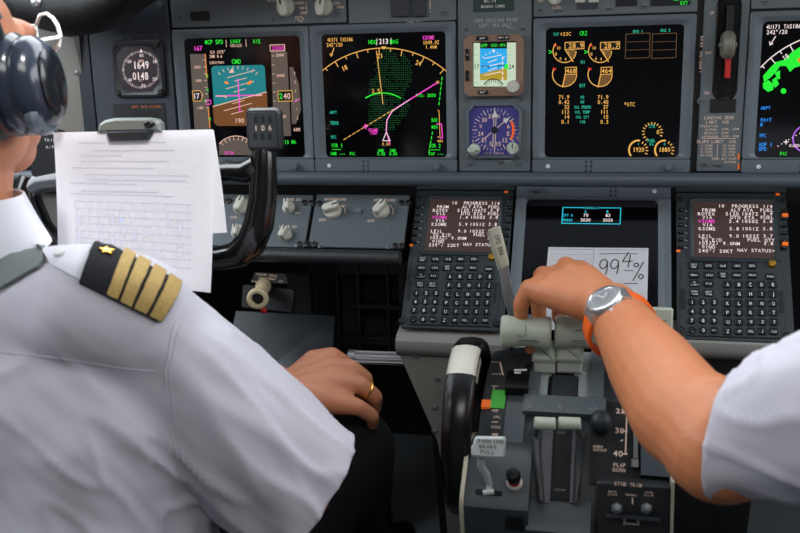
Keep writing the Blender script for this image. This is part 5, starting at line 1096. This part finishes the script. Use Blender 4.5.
# trousers
tm = MB(); KN = V((-.30, -.385, .60)); RHIP = V((-.475, -.66, .47))
tm.chain([(RHIP, .085), (RHIP.lerp(KN, .5), .080), (KN, .063)], 14); tm.chain([(KN, .063), (V((-.35, -.29, .38)), .056), (V((-.36, -.12, .12)), .05)], 14)
tm.chain([(V((-.62, -.66, .47)), .085), (V((-.74, -.38, .57)), .066), (V((-.76, -.24, .36)), .058), (V((-.74, -.16, .12)), .05)], 14); tm.ball((-.55, -.66, .45), (.17, .14, .09))
me = blob(tm, .007, 6); wrinkle(me, lambda p: .004 * ridge(p, (.4, .8, .2), 22, 4))
for v in me.vertices: v.co -= cap0
link('trousers', me, TROUS, cap_, ang=60)
for c in (V((-.36, -.06, .05)), V((-.735, -.20, .05))): MB().ball(c - cap0, (.048, .13, .05), 12).build('shoe', BLACKG, cap_)
# wedding ring
pm = P(365.5, 389.5, 1.0535); d_ = P(379, 392, 1.061) - P(364, 380, 1.049)
rg_ = MB(); x_, y_, z_ = frame_of(d_); rg_.tube([pm + x_ * (.0112 * math.cos(2 * PI * i / 28)) + y_ * (.0112 * math.sin(2 * PI * i / 28)) for i in range(28)], .0014, 8, closed=True)
o = rg_.build('finger_ring', GOLD); tag(o, 'plain gold ring on the hand resting on the dark knee', 'ring')
# seat and harness strap
t = thing('pilot_seat', 'grey pilot seat carrying the man in the white shirt', 'seat', Matrix.Translation((-.55, -.66, .0)))
MB().box((0, .0, .29), (.48, .48, .10), .03).build('seat_cushion', CANVAS, t); MB().box((0, -.20, .54), (.40, .06, .40), .025).build('backrest', CANVAS, t); MB().box((0, .0, .125), (.34, .36, .25), .02).build('pedestal', BLACKM, t)
sp = []
for q in ((-14, 300), (0, 272), (18, 254), (30, 247)): sp.append(on_shirt(*q, .004) + cap0)
wv = (shoot_rel(30, 283)[0] - shoot_rel(24, 243)[0]).normalized()
lf = []
for q0, q1 in (((-40, 262), (-40, 330)), ((-12, 248), (-14, 303)), ((6, 241), (2, 290)), ((22, 239), (22, 279)), ((36, 243), (40, 269)), ((44, 250), (46, 262))):
    a_ = [on_shirt(q0[0] + (q1[0] - q0[0]) * i / 6, q0[1] + (q1[1] - q0[1]) * i / 6, .0045) + cap0 for i in range(7)]; b2_ = [on_shirt(q0[0] + (q1[0] - q0[0]) * i / 6, q0[1] + (q1[1] - q0[1]) * i / 6, .0015) + cap0 for i in range(7)]
    lf.append(a_ + b2_[::-1])
o = MB().loft(lf).build('harness_strap', BELT, ang=50); tag(o, 'grey-green harness strap over the white shirt, beside the collar', 'strap')
# headset
eh = P(6, 86, .81); t = thing('headset', 'dark blue-black headset with ribbed ear cup on the left pilot', 'headset', Matrix.Translation(eh)); ax_ = V((1, .10, .03)).normalized()
upv = (.0, .10, 1)
MB().lathe([(.028, -.024), (.038, -.021), (.041, -.013), (.038, -.006), (.033, -.003)], (0, 0, 0), ax_, 32, 1.0, 1.16, up=upv).build('ear_cushion', mat('ear_cushion_black', (22, 24, 28), .5), t)
cu_ = MB().lathe([(.033, -.004), (.038, .0), (.039, .006), (.0355, .008), (.0385, .011), (.0385, .017), (.035, .022), (.036, .025), (.035, .034), (.029, .042), (.018, .047), (.004, .048)], (0, 0, 0), ax_, 36, 1.0, 1.16, up=upv).build('ear_cup', HSET, t)
MB().lathe([(.024, .042), (.0245, .0475), (.020, .0505), (.004, .051)], (0, -.004, .0), ax_, 24, .8, 1.2, up=upv).build('cup_disc', mat('cup_disc_black', (26, 28, 34), .2, coat=.5), cu_)
MB().lathe([(.030, .030), (.031, .036), (.026, .040)], (0, -.012, -.024), ax_, 24, .75, .6, up=upv).build('cup_vent', mat('cup_silver', (128, 138, 150), .25, metal=.5), cu_)
hd_ = []; 
for i in range(25):
    a = PI * i / 24; hd_.append(HC + V((.098 * math.cos(a), -.02 - .02 * math.sin(a), .03 + .112 * math.sin(a))) - eh)
MB().tube([V((.008, -.004, .04))] + [V((.012, -.012, .062))] + hd_[2:-2], .0042, 10, 1.9).build('headband', mat('headband_grey', (84, 90, 92), .4), t)
le = HC + V((-.085, -.005, -.012)) - eh
MB().lathe([(.036, -.01), (.044, .0), (.041, .014), (.036, .03), (.02, .036)], le, (-1, .1, 0), 30, 1.0, 1.16).build('ear_cup', HSET, t)
# spectacles
gl = P(60, 37, .87); t = thing('spectacles', 'white metal spectacles on the left pilot, rim showing past the temple', 'glasses', Matrix.Translation(gl))
rim = [P(*q) - gl for q in ((40, 15, .90), (47, 13.5, .895), (53, 18, .885), (58, 26, .876), (60.5, 36, .868), (59, 46, .868), (53, 53, .874), (45, 52, .885), (38, 44, .897), (36, 26, .905))]
fr_ = MB().tube(rim, .0019, 8, closed=True).build('lens_rim', NICKEL, t)
LG = mat('spectacle_glass', (240, 245, 250), .02); b_ = LG.node_tree.nodes['Principled BSDF']; b_.inputs['Transmission Weight'].default_value = 1; b_.inputs['IOR'].default_value = 1.02
MB().add(rim, [tuple(range(len(rim)))]).build('lens', LG, fr_)
off_ = MH @ V((-.066, 0, 0)); rim2 = [p + off_ for p in rim]; fr2 = MB().tube(rim2, .0019, 8, closed=True).build('lens_rim', NICKEL, t); MB().add(rim2, [tuple(range(len(rim2)))]).build('lens', LG, fr2)
MB().tube([rim[9], (rim[9] + rim2[4]) / 2 + V((0, .004, .004)), rim2[4]], .0017, 8).build('bridge', NICKEL, t)
MB().tube([rim[4], P(58, 38, .865) - gl, P(40, 41, .845) - gl, P(22, 47, .825) - gl], .0022, 8).build('temple_arm', NICKEL, t)
MB().tube([rim2[8], rim2[8] + MH @ V((-.03, -.03, 0)), rim2[8] + MH @ V((-.035, -.10, -.005))], .0022, 8).build('temple_arm', NICKEL, t)

# ---- first officer (right seat, only the arm in view)
fo = thing('person', 'pilot at right in white short sleeves, bare left arm reaching to the thrust levers', 'person', Matrix.Translation((.53, -.66, .42))); fo0 = V((.53, -.66, .42))
mb = MB(); HF = V((.53, -.54, 1.14)); MF = head(mb, HF, (-.25, 1, -.15))
mb.chain([(V((.53, -.60, .92)), .062), (V((.53, -.575, .99)), .058), (V((.53, -.55, 1.07)), .056)])
mb.loft(torso_rings([(.45, .53, -.66, .11, .08), (.60, .53, -.65, .11, .08), (.80, .53, -.63, .13, .075), (.92, .53, -.61, .12, .06), (.96, .53, -.60, .07, .05)]))
WR = P(613, 310, .945); M1 = P(650, 365, .845); M2 = P(684, 415, .775); EB = P(722, 447, .728); SF = V((.34, -.66, .915))
mb.chain([(V((.53, -.61, .91)), .05), (SF, .044), (SF.lerp(EB, .55), .043), (EB, .041)])
mb.chain([(EB, .045), (P(706, 428, .75), .0455), (M2, .0445), (M1, .0395), (P(630, 336, .895), .0325), (WR, .0285)])
mb.chain([(P(706, 452, .74), .035), (P(712, 466, .735), .029)])
mb.chain([(V((.53, -.61, .91)), .05), (V((.70, -.64, .885)), .042), (V((.80, -.56, .68)), .036), (V((.72, -.36, .66)), .027), (V((.70, -.30, .65)), .024)])
for i in range(4): mb.chain([(V((.66 + i * .02, -.30, .65)), .0115), (V((.65 + i * .02, -.24, .65)), .0095), (V((.65 + i * .02, -.215, .635)), .008), (V((.65 + i * .02, -.225, .615)), .0072)])
# left hand over the thrust levers: knuckles up, fingers bent down over the far side of the grips
for a, b, c, d, r in (((545, 293, .985), (529, 288, 1.0), (521, 304, 1.005), (521, 322, 1.022), .0086), ((556, 284, .99), (543, 275.5, 1.02), (538, 294, 1.055), (539, 318, 1.058), .0094), ((571, 276, .99), (566, 266.5, 1.03), (560, 290, 1.068), (559, 318, 1.068), .0098), ((587, 278, .985), (580, 269.5, 1.025), (580, 290, 1.068), (581, 318, 1.068), .0094)):
    a, b, c, d = P(*a), P(*b), P(*c), P(*d); mb.chain([(WR + (a - WR) * .06, .0195), (WR.lerp(a, .5), .0188), (a, .0145), (b, r * 1.18), (c, r * 1.05), (d, r * .9)])
kn_ = [P(529, 288, 1.0), P(543, 275.5, 1.02), P(566, 266.5, 1.03), P(580, 269.5, 1.025)]; mk_ = [P(545, 293, .985), P(556, 284, .99), P(571, 276, .99), P(587, 278, .985)]
for q_ in (.35, .75): mb.chain([(m_.lerp(k_, q_) + V((0, 0, -.001)), .0125 - .002 * q_) for m_, k_ in zip(mk_, kn_)])
mb.chain([(WR + V((.006, .01, -.006)), .018), (P(606, 300, .99), .016), (P(612, 318, 1.03), .0115), (P(598, 338, 1.055), .010), (P(584, 343, 1.06), .008)])
mb.ball(P(530, 348.5, 1.03), .0072)
me = blob(mb, .0026, 6)
for v in me.vertices: v.co -= fo0
body2 = link('body', me, SKIN2, fo); eyes(body2, HF - fo0, MF)
hm = MB(); hm.ball(HF + MF @ V((0, -.02, .042)) - fo0, (.078, .095, .080), 16, MF); hm2 = blob(hm, .004, 2); b = bmesh.new(); b.from_mesh(hm2)
bmesh.ops.delete(b, geom=[f for f in b.faces if (lambda q: q.y > .035 + .03 * q.z / .08 or q.z < -.03)(MF.transposed() @ (f.calc_center_median() + fo0 - HF))], context='FACES'); b.to_mesh(hm2); b.free()
link('hair', hm2, HAIRD, fo)
sm = MB(); sm.loft(torso_rings([(.36, .53, -.67, .19, .135), (.48, .53, -.67, .185, .135), (.62, .53, -.665, .18, .128), (.74, .53, -.65, .185, .122), (.84, .53, -.635, .185, .11), (.90, .53, -.62, .165, .09), (.945, .53, -.61, .12, .072), (.97, .53, -.60, .08, .062)]))
HF2 = P(733, 437, .722)
sm.chain([(V((.47, -.615, .925)), .052), (V((.40, -.64, .915)), .058), (P(960, 385, .60), .066), (P(860, 405, .645), .0635), (P(795, 421, .69), .058), (P(762, 430, .71), .052), (HF2, .0475), (P(700, 446, .735), .046)], 14)
sm.chain([(V((.59, -.615, .925)), .052), (V((.69, -.64, .89)), .060), (V((.76, -.60, .78)), .066), (V((.80, -.56, .69)), .066)], 14)
me = blob(sm, .0048, 8); ad2 = (P(860, 405, .645) - HF2).normalized()
wrinkle(me, lambda p: .005 * ridge(p, ad2, 26, 5) + .0028 * noise.noise(p * 15) + .003 * max(0, 1 - abs(ridge(p, ad2 + V((0, 0, -.5)), 34, 9)) * 3) ** 2); cut_open(me, HF2, (HF2 - P(790, 424, .69)).normalized() + V((.12, .12, .45)), .12)
for v in me.vertices: v.co -= fo0
sh2 = link('shirt', me, SHIRT, fo, ang=60); sd = sh2.modifiers.new('cloth', 'SOLIDIFY'); sd.thickness = .0018; sd.offset = -1
nk = V((.53, -.58, 1.0)) - fo0; cr = []
for r_, z_ in ((.083, -.035), (.078, -.01), (.071, .018), (.069, .018), (.070, -.03)): cr.append([nk + V((r_ * math.cos(2 * PI * i / 36), r_ * math.sin(2 * PI * i / 36), z_ - .020 * math.sin(2 * PI * i / 36))) for i in range(36)])
MB().loft(cr, False, False).build('collar', SHIRTB, sh2, ang=60)
tm = MB(); tm.chain([(V((.46, -.66, .47)), .085), (V((.36, -.42, .58)), .068), (V((.33, -.30, .38)), .058), (V((.33, -.12, .12)), .05)], 14); tm.chain([(V((.62, -.66, .47)), .085), (V((.72, -.38, .57)), .066), (V((.74, -.2, .36)), .058), (V((.72, -.05, .12)), .05)], 14); tm.ball((.53, -.66, .45), (.17, .14, .09))
me = blob(tm, .008, 6)
for v in me.vertices: v.co -= fo0
link('trousers', me, TROUS, fo, ang=60)
for c in (V((.335, -.06, .05)), V((.725, .0, .05))): MB().ball(c - fo0, (.048, .13, .05), 12).build('shoe', BLACKG, fo)
t = thing('pilot_seat', 'grey pilot seat at the far right, beyond the white sleeve', 'seat', Matrix.Translation((.53, -.70, .0)))
MB().box((0, .0, .29), (.48, .48, .10), .03).build('seat_cushion', CANVAS, t); MB().box((0, -.20, .54), (.40, .06, .40), .025).build('backrest', CANVAS, t); MB().box((0, .0, .125), (.34, .36, .25), .02).build('pedestal', BLACKM, t)
# ---- wristwatch
wo = P(620, 326, .925); aw = (M1 - WR).normalized(); nw = (CAM - wo); nw = (nw - aw * nw.dot(aw)).normalized(); bw = aw.cross(nw).normalized()
if bw.dot(A.col[0]) < 0: bw = -bw
# face turned a little to the thumb side
nw2 = (nw * math.cos(.05) + bw * math.sin(.05)).normalized(); bw2 = nw2.cross(aw).normalized()
if bw2.dot(A.col[0]) < 0: bw2 = -bw2
t = thing('wristwatch', 'steel wristwatch on orange rubber strap, on the reaching wrist', 'watch', Matrix.Translation(wo))
rx, rn = .0335, .0315; cz = rn + .002
def wp(u, h, s): return bw2 * u + nw2 * h + aw * s
rs = []
for i in range(49):
    a = math.radians(90 + 28 + (360 - 56) * i / 48); c, s = math.cos(a), math.sin(a); w = .0105 - .0015 * math.sin(PI * i / 48)
    rs.append([wp((rx + q) * c, (rn + q) * s, v) for q, v in ((-.001, -w), (.0022, -w), (.0030, -w * .8), (.0030, w * .8), (.0022, w), (-.001, w))])
MB().loft(rs).build('strap', ORANGE, t)
cas = MB().lathe([(.0175, -.006), (.0192, -.004), (.0198, .001), (.0192, .004), (.0182, .0055), (.0162, .006), (.0156, .0048)], nw2 * cz, nw2, 40).build('watch_case', STEEL, t, ang=30)
MB().lathe([(.0158, .0035), (.0158, .0046), (.0005, .0046)], nw2 * cz, nw2, 36).build('watch_dial', mat('watch_dial_grey', (44, 58, 58), .3, coat=.3), t)
fw = Fr(wo + nw2 * (cz + .0049), bw2, nw2.cross(bw2)); g = MB()
for i in range(12):
    a = i * PI / 6; g.line([(.0115 * math.cos(a), .0115 * math.sin(a)), (.0140 * math.cos(a), .0140 * math.sin(a))], .0012)
g.line([(0, 0), (.006, .006)], .0012); g.line([(0, 0), (-.004, .011)], .0009)
MB().add([fw.M @ V(v) - wo for v in g.v], g.f).build('dial_mark', WPAINT, t, ang=0, fix=False)
for s in (-1, 1):
    lu = []
    for i, u in enumerate((.010, .016, .0205, .0235)): 
        h = cz + (.001, -.001, -.004, -.008)[i]; w = (.012, .0118, .0112, .0108)[i]; lu.append([wp(s * u, h - .004, -w), wp(s * u, h + .003, -w), wp(s * u, h + .003, w), wp(s * u, h - .004, w)])
    MB().loft(lu).build('watch_lug', STEEL, t)
MB().cyl(nw2 * cz + aw * .020, nw2 * cz + aw * .0255, .0034, .003, 14).build('crown', STEEL, t)
# ================================================================ cockpit shell, light, camera
LINER = mat('cockpit_liner', (120, 122, 124), .7, var=.06, bump=.05)
def sbox(name, c, d, m, label=None):
    o = struct(MB().box(c, d).build(name, m, ang=0))
    return o
sbox('floor', (0, -.8, -.02), (2.7, 3.4, .04), FLOORM)
sbox('wall_front', (0, .42, .55), (2.7, .04, 1.1), BLACKM)
for sx, nm in ((-1, 'left'), (1, 'right')):
    sbox('wall_' + nm, (sx * 1.2, -.8, .55), (.05, 3.4, 1.1), LINER)
    sbox('trim_1' if sx < 0 else 'trim_2', (sx * 1.2, -1.85, 1.6), (.05, 1.3, 1.0), LINER)
sbox('wall_back', (0, -2.45, 1.05), (2.7, .05, 2.1), LINER)
sbox('ceiling', (0, -1.45, 2.1), (2.7, 2.0, .05), LINER)
# left sill column beside the panel
cx0, cx1 = P(61, 80, 1.37).x, P(92, 80, 1.37).x
o = MB().box(((cx0 + cx1) / 2 - .12, .02, .60), (cx1 - cx0 + .24, .08, 1.20), .006).build('side_liner', WALLG)
tag(o, 'pale beige-grey side liner between the headset and the dark clock panel', 'panel')
fr = Fr(((cx0 + cx1) / 2, -.0205, .95), (1, 0, 0), (0, 0, 1))
o2 = MB().lathe([(.004, 0), (.004, .001), (.002, .002)], (*fr.uv(77, 73), 0), n=12).build('rivet', ALU, o, Matrix.Translation(V((0, 0, 0))) @ fr.M)
# glareshield: padded roll above the panel whose left end curls down
GL = mat('glareshield_black', (13, 13, 15), .6, var=.15, bump=.2, bscale=700)
gs = MB(); rs = []
for px, py, z, w, h in ((10, -14, 1.26, .05, .034), (40, -2, 1.25, .06, .040), (70, 4, 1.24, .06, .042), (100, 2, 1.23, .06, .038), (125, -8, 1.22, .06, .034), (160, -32, 1.20, .07, .034), (230, -65, 1.18, .08, .03), (400, -95, 1.12, .09, .03), (600, -105, 1.08, .09, .03), (900, -110, 1.02, .09, .03), (1250, -110, .98, .09, .03)):
    c = P(px, py, z); rs.append([c + V((0, w * math.cos(2 * PI * i / 20), h * math.sin(2 * PI * i / 20))) for i in range(20)])
gs.loft(rs); o = gs.build('glareshield', GL); tag(o, 'black padded glareshield roll curling down at the top left corner', 'glareshield')
o3 = MB().ball(P(37, 2, 1.19), .008, 10).build('stud', STEEL, o)
o = struct(MB().box((.1, .28, 1.12), (2.3, .42, .03)).build('trim_3', BLACKM, ang=0))
# light
def area(name, loc, look, sx, sy, e, col=(1, 1, 1)):
    l = bpy.data.lights.new(name, 'AREA'); l.shape = 'RECTANGLE'; l.size = sx; l.size_y = sy; l.energy = e; l.color = col
    o = bpy.data.objects.new(name, l); COL.objects.link(o); o.location = loc; d = V(look) - V(loc); o.rotation_euler = d.to_track_quat('-Z', 'Y').to_euler(); return o
area('windshield_daylight', (-.15, .35, 1.75), (-.1, -.9, .85), 1.9, .6, 19, (.93, .97, 1))
area('left_window_daylight', (-1.16, -.45, 1.5), (-.2, -.5, .8), 1.0, .6, 12, (.90, .95, 1))
area('right_window_daylight', (1.16, -.45, 1.5), (.2, -.5, .8), 1.0, .6, 9.5, (.92, .96, 1))
l = bpy.data.lights.new('paper_fill_spot', 'SPOT'); l.energy = 50; l.spot_size = math.radians(15); l.spot_blend = .6; l.shadow_soft_size = .03; l.color = (1, .98, .96)  # added narrow spot that brightens the clipped papers
o = bpy.data.objects.new('paper_fill_spot', l); COL.objects.link(o); o.location = (-.06, -.78, 2.0); o.rotation_euler = (P(140, 195, .97) - o.location).to_track_quat('-Z', 'Y').to_euler()
area('overhead_fill', (.1, -1.15, 2.05), (.0, -.5, .6), .8, .5, 7.2, (1, .97, .93))  # unseen overhead light added as fill
w = bpy.data.worlds.new('overcast_sky'); w.use_nodes = True; SC.world = w; nt = w.node_tree; bg = nt.nodes['Background']
tcn = nt.nodes.new('ShaderNodeTexCoord'); sep = nt.nodes.new('ShaderNodeSeparateXYZ'); rp = nt.nodes.new('ShaderNodeValToRGB')
nt.links.new(tcn.outputs['Generated'], sep.inputs[0]); nt.links.new(sep.outputs['Z'], rp.inputs['Fac']); nt.links.new(rp.outputs['Color'], bg.inputs['Color'])
rp.color_ramp.elements[0].color = (.55, .62, .72, 1); rp.color_ramp.elements[1].color = (.75, .85, 1, 1); bg.inputs['Strength'].default_value = .5
cam = bpy.data.cameras.new('camera'); co = bpy.data.objects.new('camera', cam); COL.objects.link(co)
X, Y, Z = A.col[0], A.col[1], A.col[2]
co.matrix_world = Matrix(((X.x, -Y.x, -Z.x, CAM.x), (X.y, -Y.y, -Z.y, CAM.y), (X.z, -Y.z, -Z.z, CAM.z), (0, 0, 0, 1)))
cam.sensor_width = 36; cam.lens = FPX * 36 / 800; cam.clip_start = .02
cam.dof.use_dof = True; cam.dof.focus_distance = 1.18; cam.dof.aperture_fstop = 7.1
SC.camera = co
SC.view_settings.view_transform = 'Standard'; SC.view_settings.look = 'None'; SC.view_settings.gamma = 1; SC.view_settings.exposure = 0; SC.view_settings.use_curve_mapping = False
SC.cycles.use_denoising = True; SC.cycles.max_bounces = 6
